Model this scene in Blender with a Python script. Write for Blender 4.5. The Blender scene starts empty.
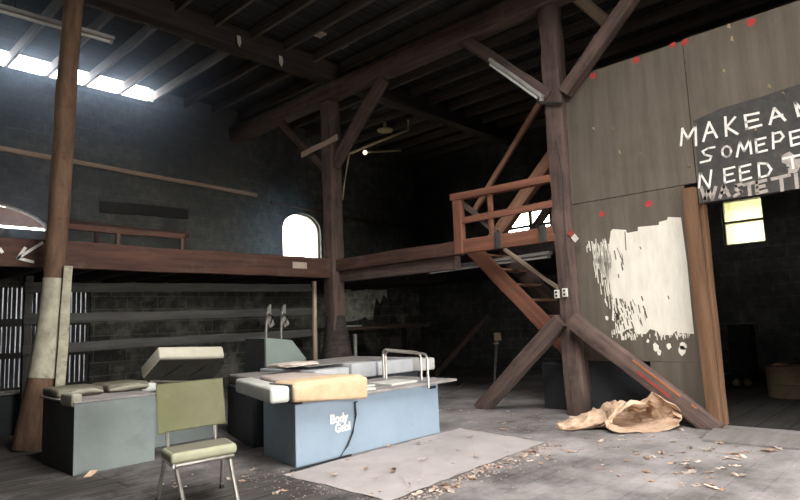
import bpy, bmesh, math, random
from mathutils import Vector, Matrix, noise
random.seed(7)
C = bpy.context.scene.collection
SC = bpy.context.scene
PI = math.pi

# ------------------------------------------------------------------ camera
F, PITCH, ROLL, YAW, EYE = 598.1, 0.12106, -0.03893, 0.81629, 1.25
fw = Vector((math.sin(YAW)*math.cos(PITCH), math.cos(YAW)*math.cos(PITCH), math.sin(PITCH)))
r0 = Vector((math.cos(YAW), -math.sin(YAW), 0)); u0 = r0.cross(fw)
RT = r0*math.cos(ROLL)+u0*math.sin(ROLL); UP = -r0*math.sin(ROLL)+u0*math.cos(ROLL)
CAM = Vector((0, 0, EYE))
cd = bpy.data.cameras.new('camera'); co = bpy.data.objects.new('camera', cd); C.objects.link(co)
cd.sensor_width = 36; cd.lens = F/800*36; cd.clip_start = .05; cd.clip_end = 200
co.matrix_world = Matrix(((RT.x, UP.x, -fw.x, 0), (RT.y, UP.y, -fw.y, 0), (RT.z, UP.z, -fw.z, EYE), (0, 0, 0, 1)))
SC.camera = co

def at(px, py, axis, val):
    """the point where a sight line meets a real plane of the room"""
    d = fw*F+RT*(px-400)-UP*(py-250)
    return CAM+d*((val-CAM[axis])/d[axis])

# ------------------------------------------------------------------ materials
def mat(name, c1, c2=None, scale=(3, 3, 3), detail=6, rough=.85, lo=.35, hi=.65, bump=.15, metal=0, spec=.3,
        c3=None, s3=1.5, t3=(.55, .7), rough_noise=None):
    m = bpy.data.materials.new(name); m.use_nodes = True
    nt = m.node_tree; N = nt.nodes; L = nt.links
    b = N['Principled BSDF']; b.inputs['Roughness'].default_value = rough; b.inputs['Metallic'].default_value = metal
    b.inputs['Specular IOR Level'].default_value = spec
    c2 = c2 or tuple(x*.7 for x in c1)
    tc = N.new('ShaderNodeTexCoord'); mp = N.new('ShaderNodeMapping'); mp.inputs['Scale'].default_value = scale
    L.new(tc.outputs['Object'], mp.inputs['Vector'])
    oi = N.new('ShaderNodeObjectInfo'); L.new(oi.outputs['Random'], mp.inputs['Location'])
    nz = N.new('ShaderNodeTexNoise'); nz.inputs['Scale'].default_value = 1; nz.inputs['Detail'].default_value = detail
    nz.inputs['Roughness'].default_value = .65
    L.new(mp.outputs['Vector'], nz.inputs['Vector'])
    cr = N.new('ShaderNodeValToRGB'); cr.color_ramp.elements[0].position = lo; cr.color_ramp.elements[1].position = hi
    cr.color_ramp.elements[0].color = (*c2, 1); cr.color_ramp.elements[1].color = (*c1, 1)
    L.new(nz.outputs['Fac'], cr.inputs['Fac'])
    out = cr.outputs['Color']
    if c3:
        n3 = N.new('ShaderNodeTexNoise'); n3.inputs['Scale'].default_value = s3; n3.inputs['Detail'].default_value = 8
        n3.inputs['Roughness'].default_value = .7
        L.new(tc.outputs['Object'], n3.inputs['Vector'])
        mr = N.new('ShaderNodeMapRange'); mr.inputs['From Min'].default_value = t3[0]; mr.inputs['From Max'].default_value = t3[1]
        L.new(n3.outputs['Fac'], mr.inputs['Value'])
        mx = N.new('ShaderNodeMix'); mx.data_type = 'RGBA'
        L.new(mr.outputs['Result'], mx.inputs[0]); L.new(out, mx.inputs[6]); mx.inputs[7].default_value = (*c3, 1)
        out = mx.outputs[2]
    L.new(out, b.inputs['Base Color'])
    if bump:
        bp = N.new('ShaderNodeBump'); bp.inputs['Strength'].default_value = bump; bp.inputs['Distance'].default_value = .02
        L.new(nz.outputs['Fac'], bp.inputs['Height']); L.new(bp.outputs['Normal'], b.inputs['Normal'])
    m['out'] = 0
    return m

def bricked(name, c1, c2, mortar, bw, bh, ms, swap, c3=None, t3=(.5, .7), s3=.8, rough=.95, bump=.4, offset=.5, spec=.2, grain=None, drift=False):
    """blocks or planks: brick texture on real object coordinates; swap picks which axes run along the courses"""
    m = bpy.data.materials.new(name); m.use_nodes = True
    nt = m.node_tree; N = nt.nodes; L = nt.links
    b = N['Principled BSDF']; b.inputs['Roughness'].default_value = rough; b.inputs['Specular IOR Level'].default_value = spec
    tc = N.new('ShaderNodeTexCoord'); sx = N.new('ShaderNodeSeparateXYZ'); cx = N.new('ShaderNodeCombineXYZ')
    L.new(tc.outputs['Object'], sx.inputs[0])
    for i, a in enumerate(swap): L.new(sx.outputs['XYZ'.index(a)], cx.inputs[i])
    br = N.new('ShaderNodeTexBrick'); br.inputs['Scale'].default_value = 1; br.offset = offset
    br.inputs['Brick Width'].default_value = bw; br.inputs['Row Height'].default_value = bh
    br.inputs['Mortar Size'].default_value = ms; br.inputs['Mortar Smooth'].default_value = .3
    br.inputs['Color1'].default_value = (*c1, 1); br.inputs['Color2'].default_value = (*c2, 1); br.inputs['Mortar'].default_value = (*mortar, 1)
    L.new(cx.outputs[0], br.inputs['Vector'])
    nz = N.new('ShaderNodeTexNoise'); nz.inputs['Scale'].default_value = 6; nz.inputs['Detail'].default_value = 8; nz.inputs['Roughness'].default_value = .7
    if grain:
        mp = N.new('ShaderNodeMapping'); mp.inputs['Scale'].default_value = grain
        L.new(tc.outputs['Object'], mp.inputs['Vector']); L.new(mp.outputs['Vector'], nz.inputs['Vector']); nz.inputs['Scale'].default_value = 1
    else: L.new(tc.outputs['Object'], nz.inputs['Vector'])
    mr = N.new('ShaderNodeMapRange'); mr.inputs['From Min'].default_value = .3; mr.inputs['From Max'].default_value = .7
    mr.inputs['To Min'].default_value = .45; mr.inputs['To Max'].default_value = 1.35
    L.new(nz.outputs['Fac'], mr.inputs['Value'])
    mul = N.new('ShaderNodeMix'); mul.data_type = 'RGBA'; mul.blend_type = 'MULTIPLY'; mul.inputs[0].default_value = 1
    L.new(br.outputs['Color'], mul.inputs[6]); L.new(mr.outputs['Result'], mul.inputs[7])
    out = mul.outputs[2]
    if c3:
        n3 = N.new('ShaderNodeTexNoise'); n3.inputs['Scale'].default_value = s3; n3.inputs['Detail'].default_value = 9; n3.inputs['Roughness'].default_value = .68
        L.new(tc.outputs['Object'], n3.inputs['Vector'])
        m3 = N.new('ShaderNodeMapRange'); m3.inputs['From Min'].default_value = t3[0]; m3.inputs['From Max'].default_value = t3[1]
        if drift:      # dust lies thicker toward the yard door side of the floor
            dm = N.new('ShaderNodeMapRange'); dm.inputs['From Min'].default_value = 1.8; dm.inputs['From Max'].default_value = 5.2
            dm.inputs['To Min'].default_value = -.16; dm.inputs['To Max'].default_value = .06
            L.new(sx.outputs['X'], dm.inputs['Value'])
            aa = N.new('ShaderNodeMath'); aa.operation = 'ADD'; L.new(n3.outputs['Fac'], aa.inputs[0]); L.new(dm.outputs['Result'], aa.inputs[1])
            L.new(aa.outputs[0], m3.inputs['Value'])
        else: L.new(n3.outputs['Fac'], m3.inputs['Value'])
        mx = N.new('ShaderNodeMix'); mx.data_type = 'RGBA'
        L.new(m3.outputs['Result'], mx.inputs[0]); L.new(out, mx.inputs[6]); mx.inputs[7].default_value = (*c3, 1)
        out = mx.outputs[2]
    L.new(out, b.inputs['Base Color'])
    ad = N.new('ShaderNodeMath'); ad.operation = 'SUBTRACT'
    ml = N.new('ShaderNodeMath'); ml.operation = 'MULTIPLY'; ml.inputs[1].default_value = .4
    L.new(nz.outputs['Fac'], ml.inputs[0]); L.new(ml.outputs[0], ad.inputs[0]); L.new(br.outputs['Fac'], ad.inputs[1])
    bp = N.new('ShaderNodeBump'); bp.inputs['Strength'].default_value = bump; bp.inputs['Distance'].default_value = .02
    L.new(ad.outputs[0], bp.inputs['Height']); L.new(bp.outputs['Normal'], b.inputs['Normal'])
    return m

M = {}
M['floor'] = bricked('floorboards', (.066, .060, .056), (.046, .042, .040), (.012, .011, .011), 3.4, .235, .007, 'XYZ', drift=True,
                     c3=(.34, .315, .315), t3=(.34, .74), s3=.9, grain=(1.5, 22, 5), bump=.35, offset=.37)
M['floor_shaded'] = bricked('shaded_floorboards', (.035, .032, .030), (.025, .023, .022), (.006, .006, .006), 3.4, .3, .008, 'XYZ', grain=(1.5, 22, 5), bump=.35)
M['board_grey'] = mat('grey_board', (.21, .195, .185), (.145, .133, .126), (2, 12, 3), bump=.1)
M['rake'] = mat('pale_red_timber', (.40, .22, .145), (.26, .13, .085), (1.0, 16, 16), bump=.3)
M['block'] = bricked('sooty_block', (.15, .158, .152), (.115, .122, .118), (.18, .185, .175), .60, .245, .010, 'XZY', c3=(.055, .058, .06), t3=(.42, .66), s3=.55)
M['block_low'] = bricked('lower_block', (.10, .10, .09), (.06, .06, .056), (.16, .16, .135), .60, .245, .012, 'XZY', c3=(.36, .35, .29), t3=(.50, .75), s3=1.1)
M['block_pale'] = bricked('lit_pale_block', (.80, .79, .68), (.70, .69, .60), (.88, .86, .76), .60, .245, .014, 'XZY', c3=(.22, .22, .19), t3=(.56, .72), s3=2.6)
M['block_y'] = bricked('sooty_block_side', (.11, .11, .105), (.08, .08, .078), (.15, .15, .14), .60, .245, .010, 'YZX', c3=(.035, .035, .036), t3=(.40, .62), s3=.5)
M['roofboard'] = bricked('roof_boards', (.055, .052, .054), (.035, .034, .036), (.008, .008, .008), 4.5, .16, .006, 'XYZ', grain=(1.2, 20, 5), bump=.3)
M['timber'] = mat('dark_timber', (.128, .086, .072), (.055, .038, .034), (1.2, 16, 16), c3=(.16, .108, .092), s3=2.2, t3=(.5, .8), bump=.5)
M['timber_black'] = mat('black_timber', (.060, .046, .042), (.026, .021, .020), (1.2, 16, 16), bump=.5)
M['rafter'] = mat('lit_rafter', (.30, .28, .275), (.16, .15, .147), (1.2, 18, 18), bump=.4)
M['rafter_unlit'] = mat('unlit_rafter', (.135, .112, .098), (.07, .06, .053), (1.2, 18, 18), bump=.4)
M['red_wood'] = mat('red_brown_timber', (.105, .052, .038), (.05, .027, .022), (1.0, 14, 14), c3=(.125, .088, .074), s3=2.4, t3=(.55, .85), bump=.35)
M['orange_wood'] = mat('orange_brown_timber', (.25, .105, .066), (.14, .06, .040), (1.0, 18, 18), bump=.3)
M['jamb'] = mat('jamb_wood', (.165, .09, .05), (.095, .05, .028), (1.0, 16, 16), c3=(.16, .075, .04), s3=3, t3=(.58, .75), bump=.3)
M['bark'] = mat('pole_wood', (.165, .098, .062), (.075, .043, .028), (9, 9, 2.0), c3=(.07, .035, .02), s3=7, t3=(.58, .75), bump=.6)
M['whitewash'] = mat('whitewash', (.42, .40, .31), (.26, .24, .18), (7, 7, 5), c3=(.14, .11, .075), s3=9, t3=(.55, .75), bump=.4)
M['ply'] = mat('weathered_plywood', (.132, .111, .089), (.094, .078, .062), (7, 9, .7), c3=(.08, .062, .045), s3=1.1, t3=(.50, .85), bump=.1)
M['dark_board'] = mat('dark_board', (.040, .044, .050), (.024, .027, .031), (4, 4, 4), bump=.1, rough=.6)
M['slate_paint'] = mat('slate_paint', (.062, .058, .055), (.040, .038, .037), (9, 9, 9), c3=(.10, .09, .08), s3=5, t3=(.58, .8), bump=0)
M['white_paint'] = mat('white_paint', (.76, .725, .64), (.66, .62, .54), (3, 14, 3), bump=.1)
M['chalk'] = mat('chalk_white', (.86, .84, .80), (.66, .64, .60), (30, 30, 30), bump=0)
M['chalk_dim'] = mat('smeared_white', (.42, .38, .34), (.26, .23, .21), (25, 25, 25), bump=0)
M['red_dot'] = mat('red_paint', (.46, .05, .048), (.33, .04, .04), (20, 20, 20), bump=0)
M['red_worn'] = mat('worn_red_paint', (.30, .055, .045), (.18, .05, .04), (9, 9, 9), bump=0)
M['orange_worn'] = mat('worn_orange_paint', (.55, .17, .05), (.35, .12, .05), (9, 9, 9), bump=0)
M['blue'] = mat('blue_laminate', (.245, .315, .39), (.215, .28, .35), (2, 2, 2), c3=(.15, .18, .20), s3=2.6, t3=(.60, .85), rough=.5, bump=.02, spec=.4)
M['greyblue'] = mat('grey_blue_laminate', (.185, .212, .206), (.145, .168, .163), (2, 2, 2), c3=(.10, .11, .108), s3=2.0, t3=(.55, .85), rough=.55, bump=.02, spec=.4)
M['darkside'] = mat('dark_and_shaded_laminate', (.060, .064, .066), (.04, .042, .044), (3, 3, 3), rough=.6, bump=.03)
M['steel_dusty'] = mat('dusty_top', (.28, .26, .25), (.19, .175, .17), (5, 5, 5), c3=(.36, .33, .32), s3=3, bump=.05, rough=.7)
M['vinyl_white'] = mat('white_vinyl', (.54, .545, .51), (.43, .43, .40), (6, 6, 6), rough=.45, bump=.08, spec=.5)
M['vinyl_olive'] = mat('olive_vinyl', (.175, .165, .12), (.10, .095, .07), (5, 5, 5), c3=(.27, .255, .20), s3=4, rough=.6, bump=.15)
M['vinyl_cream'] = mat('cream_vinyl', (.44, .42, .34), (.36, .34, .275), (5, 5, 5), rough=.5, bump=.06)
M['vinyl_dull'] = mat('dull_vinyl', (.34, .325, .265), (.22, .21, .165), (8, 8, 8), rough=.6, bump=.1)
M['pad_back'] = mat('cushion_underside', (.048, .045, .038), (.03, .028, .024), (5, 5, 5), bump=.1)
M['pad_blue'] = mat('pale_blue_vinyl', (.44, .455, .47), (.35, .365, .38), (5, 5, 5), rough=.5, bump=.05)
M['foam'] = mat('tan_foam', (.54, .41, .265), (.46, .34, .21), (9, 9, 9), c3=(.42, .28, .16), s3=4, t3=(.6, .85), bump=.15, rough=.95)
M['foam_top'] = mat('faded_foam', (.46, .38, .345), (.37, .305, .275), (9, 9, 9), bump=.15, rough=.95)
M['greengrey'] = mat('grey_green_panel', (.215, .26, .235), (.18, .22, .20), (3, 3, 3), rough=.6, bump=.02)
M['chrome'] = mat('dull_chrome', (.50, .475, .44), (.32, .30, .27), (8, 8, 8), metal=.85, rough=.32, bump=.03)
M['iron'] = mat('dark_iron', (.07, .065, .06), (.035, .033, .03), (8, 8, 8), metal=.4, rough=.6)
M['pale_metal'] = mat('pale_metal', (.26, .255, .23), (.15, .145, .13), (8, 8, 8), metal=.3, rough=.5)
M['chair_green'] = mat('olive_green_vinyl', (.235, .235, .118), (.19, .19, .094), (3, 3, 3), c3=(.29, .285, .17), s3=4, t3=(.55, .8), rough=.5, bump=.06, spec=.45)
M['chair_seat'] = mat('worn_green_vinyl', (.31, .315, .215), (.24, .245, .16), (4, 4, 4), c3=(.18, .165, .125), s3=6, t3=(.58, .8), rough=.6, bump=.08)
M['seat_dust'] = mat('dusty_vinyl', (.175, .165, .125), (.13, .122, .095), (7, 7, 7), rough=.8, bump=.1)
M['sheet'] = mat('pale_sheet', (.62, .575, .57), (.52, .48, .475), (2.5, 2.5, 2.5), c3=(.33, .27, .25), s3=5, t3=(.60, .82), bump=.08, rough=.9)
M['paper'] = mat('kraft_paper', (.58, .43, .32), (.42, .28, .185), (6, 6, 6), c3=(.24, .15, .095), s3=5, t3=(.52, .75), bump=.3, rough=.9)
M['paper_grey'] = mat('dusty_paper', (.52, .43, .36), (.40, .31, .25), (6, 6, 6), c3=(.35, .33, .32), s3=5, bump=.2)
M['leaf'] = mat('dead_leaf', (.62, .44, .33), (.38, .24, .17), (14, 14, 14), bump=.2)
M['leaf_pale'] = mat('pale_dead_leaf', (.74, .66, .60), (.55, .45, .39), (14, 14, 14), bump=.2)
M['litter'] = mat('litter', (.27, .215, .19), (.28, .22, .20), (2.5, 2.5, 2.5), bump=0)
M['tube'] = mat('fluorescent_tube', (.72, .72, .70), (.62, .62, .60), (3, 3, 3), rough=.3, bump=0)
M['fixture'] = mat('fixture_enamel', (.40, .39, .37), (.27, .26, .25), (5, 5, 5), rough=.5, bump=.03)
M['cream_pipe'] = mat('cream_pipe', (.72, .60, .40), (.56, .45, .28), (6, 6, 6), bump=.05)
M['pale_wood'] = mat('pale_wood', (.52, .41, .34), (.36, .27, .22), (1.5, 16, 16), bump=.2)
M['strip_wood'] = mat('strip_wood', (.58, .45, .35), (.38, .28, .21), (1.5, 16, 16), bump=.2)
M['grey_rail'] = mat('grey_rail', (.062, .060, .056), (.036, .035, .033), (1.5, 14, 14), bump=.3)
M['black'] = mat('black_cord', (.018, .018, .018), (.012, .012, .012), (5, 5, 5), bump=0, rough=.5)
M['outlet'] = mat('outlet_plastic', (.68, .66, .60), (.55, .53, .48), (5, 5, 5), rough=.5, bump=0)
M['pink_board'] = mat('pinkish_board', (.68, .50, .45), (.52, .37, .33), (4, 4, 4), bump=.1)
M['bucket'] = mat('drum_tan', (.17, .125, .075), (.10, .072, .045), (4, 4, 4), c3=(.08, .05, .03), s3=5, bump=.1)
M['siding'] = bricked('neighbour_siding', (.20, .195, .085), (.18, .175, .075), (.09, .088, .035), 1.2, .14, .012, 'YZX', bump=.3)
M['backing_grey'] = mat('backing_grey', (.46, .48, .52), (.12, .125, .14), (5, 5, 1), bump=.1)
M['ground'] = mat('yard_ground', (.22, .20, .18), (.15, .14, .12), (1, 1, 1), bump=.2)
M['frame_dark'] = mat('window_frame_dark', (.07, .06, .05), (.04, .035, .03), (6, 6, 6), bump=.1)
M['grey_slat'] = mat('slat_wood', (.060, .064, .078), (.035, .038, .046), (14, 14, 1.5), bump=.2)
M['wall_dark'] = mat('dark_plank_wall', (.040, .034, .030), (.022, .019, .017), (6, 6, 1), bump=.2)

def pane_mat():
    m = bpy.data.materials.new('dusty_glass'); m.use_nodes = True
    nt = m.node_tree; N = nt.nodes; L = nt.links; N.remove(N['Principled BSDF'])
    t = N.new('ShaderNodeBsdfTransparent'); t.inputs[0].default_value = (.98, 1, .95, 1)
    d = N.new('ShaderNodeBsdfTranslucent'); d.inputs[0].default_value = (.9, .88, .75, 1)
    mx = N.new('ShaderNodeMixShader'); mx.inputs[0].default_value = .18
    L.new(t.outputs[0], mx.inputs[1]); L.new(d.outputs[0], mx.inputs[2]); L.new(mx.outputs[0], N['Material Output'].inputs[0])
    return m
M['pane'] = pane_mat()

# ------------------------------------------------------------------ mesh helpers
class MB:
    def __init__(s): s.bm = bmesh.new()
    def box(s, x0, x1, y0, y1, z0, z1, bev=0, seg=2, rot=None, cen=None):
        vs = bmesh.ops.create_cube(s.bm, size=1)['verts']
        bmesh.ops.scale(s.bm, vec=(x1-x0, y1-y0, z1-z0), verts=vs)
        c = Vector(((x0+x1)/2, (y0+y1)/2, (z0+z1)/2))
        if rot is not None: bmesh.ops.rotate(s.bm, cent=(0, 0, 0), matrix=rot, verts=vs)
        bmesh.ops.translate(s.bm, vec=c, verts=vs)
        if bev:
            es = list({e for v in vs for e in v.link_edges})
            bmesh.ops.bevel(s.bm, geom=es, offset=bev, segments=seg, affect='EDGES', profile=.5)
        return s
    def prism(s, pts, vec, bev=0, seg=2):
        vec = Vector(vec); a = [s.bm.verts.new(p) for p in pts]; b = [s.bm.verts.new(Vector(p)+vec) for p in pts]
        n = len(pts); fs = [s.bm.faces.new(a[::-1]), s.bm.faces.new(b)]
        for i in range(n): fs.append(s.bm.faces.new((a[i], a[(i+1) % n], b[(i+1) % n], b[i])))
        bmesh.ops.recalc_face_normals(s.bm, faces=fs)
        if bev:
            es = list({e for f in fs for e in f.edges})
            bmesh.ops.bevel(s.bm, geom=es, offset=bev, segments=seg, affect='EDGES', profile=.5)
        return s
    def tube(s, pts, r, n=8, close=False, r2=None):
        P = [Vector(p) for p in pts]; rings = []
        for i, p in enumerate(P):
            t = (P[min(i+1, len(P)-1)]-P[max(i-1, 0)]).normalized()
            a = t.cross(Vector((0, 0, 1))) if abs(t.z) < .95 else t.cross(Vector((1, 0, 0)))
            a.normalize(); b = t.cross(a)
            rr = r if not isinstance(r, (list, tuple)) else r[i]
            rings.append([s.bm.verts.new(p+(a*math.cos(2*PI*k/n)+b*math.sin(2*PI*k/n))*rr) for k in range(n)])
        for A, B in zip(rings, rings[1:]):
            for k in range(n): s.bm.faces.new((A[k], A[(k+1) % n], B[(k+1) % n], B[k]))
        s.bm.faces.new(rings[0][::-1]); s.bm.faces.new(rings[-1])
        return s
    def lathe(s, prof, c, n=24):
        rings = [[s.bm.verts.new((c[0]+r*math.cos(2*PI*k/n), c[1]+r*math.sin(2*PI*k/n), c[2]+z)) for k in range(n)] for r, z in prof]
        for A, B in zip(rings, rings[1:]):
            for k in range(n): s.bm.faces.new((A[k], A[(k+1) % n], B[(k+1) % n], B[k]))
        s.bm.faces.new(rings[0][::-1]); s.bm.faces.new(rings[-1])
        return s
    def build(s, name, m, parent=None, origin=None, smooth=True):
        bmesh.ops.recalc_face_normals(s.bm, faces=s.bm.faces)
        o = Vector(origin) if origin is not None else Vector((0, 0, 0))
        if parent is not None and origin is None: o = parent.matrix_basis.translation.copy() if not parent.parent else parent.parent.matrix_basis.translation+parent.matrix_basis.translation
        bmesh.ops.translate(s.bm, vec=-o, verts=s.bm.verts)
        me = bpy.data.meshes.new(name); s.bm.to_mesh(me); s.bm.free()
        if smooth:
            for p in me.polygons: p.use_smooth = True
            me.set_sharp_from_angle(angle=math.radians(38))
        me.materials.append(m if not isinstance(m, str) else M[m])
        ob = bpy.data.objects.new(name, me); C.objects.link(ob)
        if parent is not None: ob.parent = parent
        else: ob.location = o
        return ob

def tag(o, label=None, cat=None, group=None, kind=None):
    if label: o['label'] = label
    if cat: o['category'] = cat
    if group: o['group'] = group
    if kind: o['kind'] = kind
    return o
def empty(name, loc, label=None, cat=None, group=None, kind=None):
    o = bpy.data.objects.new(name, None); o.empty_display_size = .1; C.objects.link(o); o.location = loc
    return tag(o, label, cat, group, kind)

def timber_mesh(Ln, w, h, wob=.006, bev=.008, n=None):
    n = n or max(2, int(Ln/.35)); bm = bmesh.new(); rings = []
    for i in range(n+1):
        x = Ln*i/n; dy, dz = random.uniform(-wob, wob), random.uniform(-wob, wob); k = 1+random.uniform(-1, 1)*wob/ max(w, h)
        rings.append([bm.verts.new((x, dy+sy*w/2*k, dz+sz*h/2*k)) for sy, sz in ((-1, -1), (1, -1), (1, 1), (-1, 1))])
    for A, B in zip(rings, rings[1:]):
        for k in range(4): bm.faces.new((A[k], A[(k+1) % 4], B[(k+1) % 4], B[k]))
    bm.faces.new(rings[0][::-1]); bm.faces.new(rings[-1]); bmesh.ops.recalc_face_normals(bm, faces=bm.faces)
    if bev:
        es = [e for e in bm.edges if abs((e.verts[0].co-e.verts[1].co).normalized().x) > .7]
        bmesh.ops.bevel(bm, geom=es, offset=bev, segments=2, affect='EDGES', profile=.5)
    me = bpy.data.meshes.new('timber'); bm.to_mesh(me); bm.free()
    for p in me.polygons: p.use_smooth = True
    me.set_sharp_from_angle(angle=math.radians(35))
    return me
def timber(name, p0, p1, w, h, m, label=None, cat=None, group=None, kind=None, up=(0, 0, 1), wob=.006, bev=.008, parent=None, me=None):
    """a sawn timber from p0 to p1 (centre line); w across, h along the up vector; its grain runs along its own x axis"""
    p0 = Vector(p0); p1 = Vector(p1); d = p1-p0; x = d.normalized(); z = Vector(up); z = (z-x*z.dot(x)).normalized(); y = z.cross(x)
    if me is None:
        me = timber_mesh(d.length, w, h, wob, bev); me.name = name; me.materials.append(M[m])
    o = bpy.data.objects.new(name, me); C.objects.link(o)
    base = Vector((0, 0, 0))
    if parent is not None:
        o.parent = parent; base = parent.matrix_basis.translation
        if parent.parent: base = base+parent.parent.matrix_basis.translation
    q = p0-base
    o.matrix_basis = Matrix(((x.x, y.x, z.x, q.x), (x.y, y.y, z.y, q.y), (x.z, y.z, z.z, q.z), (0, 0, 0, 1)))
    return tag(o, label, cat, group, kind)

YL, XR, ZR = 11.8, 13.3, 6.25      # inner faces: left block wall, far wall, roof boards

# ------------------------------------------------------------------ room shell
b = MB(); b.box(-4.2, 13.6, -4.2, 12.1, -.2, 0)
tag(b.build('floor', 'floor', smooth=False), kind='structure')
b = MB(); b.box(-60, 80, -60, 80, -.5, -.25)
tag(b.build('ground_outside', 'ground', smooth=False), kind='structure')

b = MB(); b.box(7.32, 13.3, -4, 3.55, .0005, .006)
tag(b.build('floor_back', 'floor_shaded', smooth=False), kind='structure')  # back-room shade put into a darker copy of the floorboards
# left wall: upper blocks with two arched windows and the eave gap, lower blocks with the slatted doorway
def arch_pts(xc, hw, zs, rise, z0, y, n=14):
    return [Vector((xc-hw, y, z0))]+[Vector((xc-hw*math.cos(PI*k/n), y, zs+rise*math.sin(PI*k/n))) for k in range(n+1)]+[Vector((xc+hw, y, z0))]
def wall_strip_with_arch(b, x0, x1, xc, hw, zs, rise, z0, zlo, zhi, y0, y1):
    b.box(x0, xc-hw, y0, y1, zlo, zhi); b.box(xc+hw, x1, y0, y1, zlo, zhi)
    if z0 > zlo: b.box(xc-hw, xc+hw, y0, y1, zlo, z0)
    top = arch_pts(xc, hw, zs, rise, zs, y0)[1:-1]
    for a, c in zip(top, top[1:]):
        b.prism([a, c, Vector((c.x, y0, zhi)), Vector((a.x, y0, zhi))], (0, y1-y0, 0))
b = MB()
wall_strip_with_arch(b, -4.2, 5.27, 2.25, 1.22, 3.02, .57, 2.72, 2.45, 5.985, YL, YL+.3)
wall_strip_with_arch(b, 5.27, 13.6, 9.05, .585, 3.62, .44, 2.72, 2.45, 6.3, YL, YL+.3)
wl = tag(b.build('wall_left', 'block', smooth=False), kind='structure')
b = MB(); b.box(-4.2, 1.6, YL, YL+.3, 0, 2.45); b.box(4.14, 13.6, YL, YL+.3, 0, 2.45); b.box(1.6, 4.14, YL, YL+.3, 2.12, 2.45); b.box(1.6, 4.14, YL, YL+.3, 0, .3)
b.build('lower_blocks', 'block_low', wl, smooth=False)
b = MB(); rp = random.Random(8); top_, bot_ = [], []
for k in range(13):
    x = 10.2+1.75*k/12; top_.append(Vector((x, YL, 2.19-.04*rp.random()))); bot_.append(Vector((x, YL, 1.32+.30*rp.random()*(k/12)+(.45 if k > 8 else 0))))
b.prism(top_+bot_[::-1], (0, -.006, 0)); o = b.build('lit_block_patch', 'block_pale', wl, smooth=False)  # pale blocks; the front-lit brightness here is put into their colour
# far wall, with the window behind the landing and the window of the dark back room
def wall_x(b, x0, x1, ya, yb, za, zb, holes):
    ys = sorted({ya, yb, *[h[0] for h in holes], *[h[1] for h in holes]}); zs = sorted({za, zb, *[h[2] for h in holes], *[h[3] for h in holes]})
    for a, c in zip(ys, ys[1:]):
        for d, e in zip(zs, zs[1:]):
            if not any(h[0] <= a and c <= h[1] and h[2] <= d and e <= h[3] for h in holes): b.box(x0, x1, a, c, d, e)
b = MB(); wall_x(b, XR, XR+.3, -4.2, YL, 0, 6.3, [(7.35, 8.75, 3.42, 3.98), (2.74, 3.47, 2.56, 3.45)])
tag(b.build('wall_far', 'block_y', smooth=False), kind='structure')
b = MB(); wall_x(b, -4.2, -4.0, -4.2, YL, 0, 6.3, [])
tag(b.build('wall_side', 'wall_dark', smooth=False), kind='structure')
DOOR = (1.2, 6.9, 0, 3.0)
b = MB()
for x0, x1, z0, z1 in ((-4.0, DOOR[0], 0, 6.3), (DOOR[1], XR, 0, 6.3), (DOOR[0], DOOR[1], DOOR[3], 6.3)): b.box(x0, x1, -4.2, -4.0, z0, z1)
tag(b.build('wall_front', 'wall_dark', smooth=False), kind='structure')
SK = (1.2, 4.9, -1.6, 3.4)       # unseen roof opening added to light the floor, above and behind the viewer
b = MB(); b.box(-4.2, SK[0], -4.2, 11.78, ZR, ZR+.1); b.box(SK[0], SK[1], -4.2, SK[2], ZR, ZR+.1); b.box(SK[0], SK[1], SK[3], 11.78, ZR, ZR+.1)
b.box(SK[1], 5.27, -4.2, 11.78, ZR, ZR+.1); b.box(5.27, 13.6, -4.2, 12.1, ZR, ZR+.1)
tag(b.build('ceiling', 'roofboard', smooth=False), kind='structure')

# dark back-room wall behind the partition, seen through the doorway
# ------------------------------------------------------------------ windows and slatted doorway
w = empty('window_1', (9.05, YL, 2.72), kind='structure')
b = MB(); pts = arch_pts(9.05, .585, 3.62, .44, 2.72, YL+.12)
b.prism(pts, (0, .008, 0)); b.build('window_pane', 'pane', w)
b = MB(); b.tube([p+Vector((0, -.02, 0)) for p in pts], .035, 6); b.build('window_frame', 'frame_dark', w)
w = empty('window_2', (2.25, YL, 2.72), kind='structure')
b = MB(); pts = arch_pts(2.25, 1.19, 3.02, .53, 3.02, YL+.14); b.prism([Vector((p.x, p.y, max(p.z, 3.185))) for p in pts[1:-1]], (0, .03, 0)); b.build('board_infill', 'pink_board', w)
b = MB(); b.box(1.03, 3.47, YL+.10, YL+.16, 2.72, 3.14); b.build('lower_board', 'frame_dark', w)
d = empty('door_1', (2.87, YL, .3), kind='structure')
b = MB()
x = 1.62
while x < 4.12:
    wd = .048+random.uniform(-.008, .014)
    if 3.38 < x < 3.76: wd = .055
    b.box(x, x+wd, YL+.05, YL+.075, .32, 2.12); x += wd+random.uniform(.014, .036)
b.build('slats', 'grey_slat', d, smooth=False)
b = MB(); b.box(1.6, 4.14, YL+.0, YL+.05, 1.44, 1.57); b.box(1.6, 4.14, YL, YL+.05, .90, 1.0); b.box(1.6, 4.14, YL, YL+.06, .30, .42)
b.build('crossbars', 'grey_rail', d)
w = empty('window_3', (XR, 3.1, 2.56), kind='structure')
b = MB(); b.box(XR+.1, XR+.106, 2.74, 3.47, 2.56, 3.45); b.build('window_pane', 'pane', w)
b = MB(); b.box(XR+.06, XR+.12, 2.74, 3.47, 2.99, 3.03); b.box(XR+.05, XR+.1, 3.44, 3.47, 2.56, 3.45); b.build('window_frame', 'frame_dark', w)
w = empty('window_4', (XR, 8.05, 3.42), kind='structure')
b = MB(); b.box(XR+.1, XR+.106, 7.35, 8.75, 3.42, 3.98); b.build('window_pane', 'pane', w)
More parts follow.
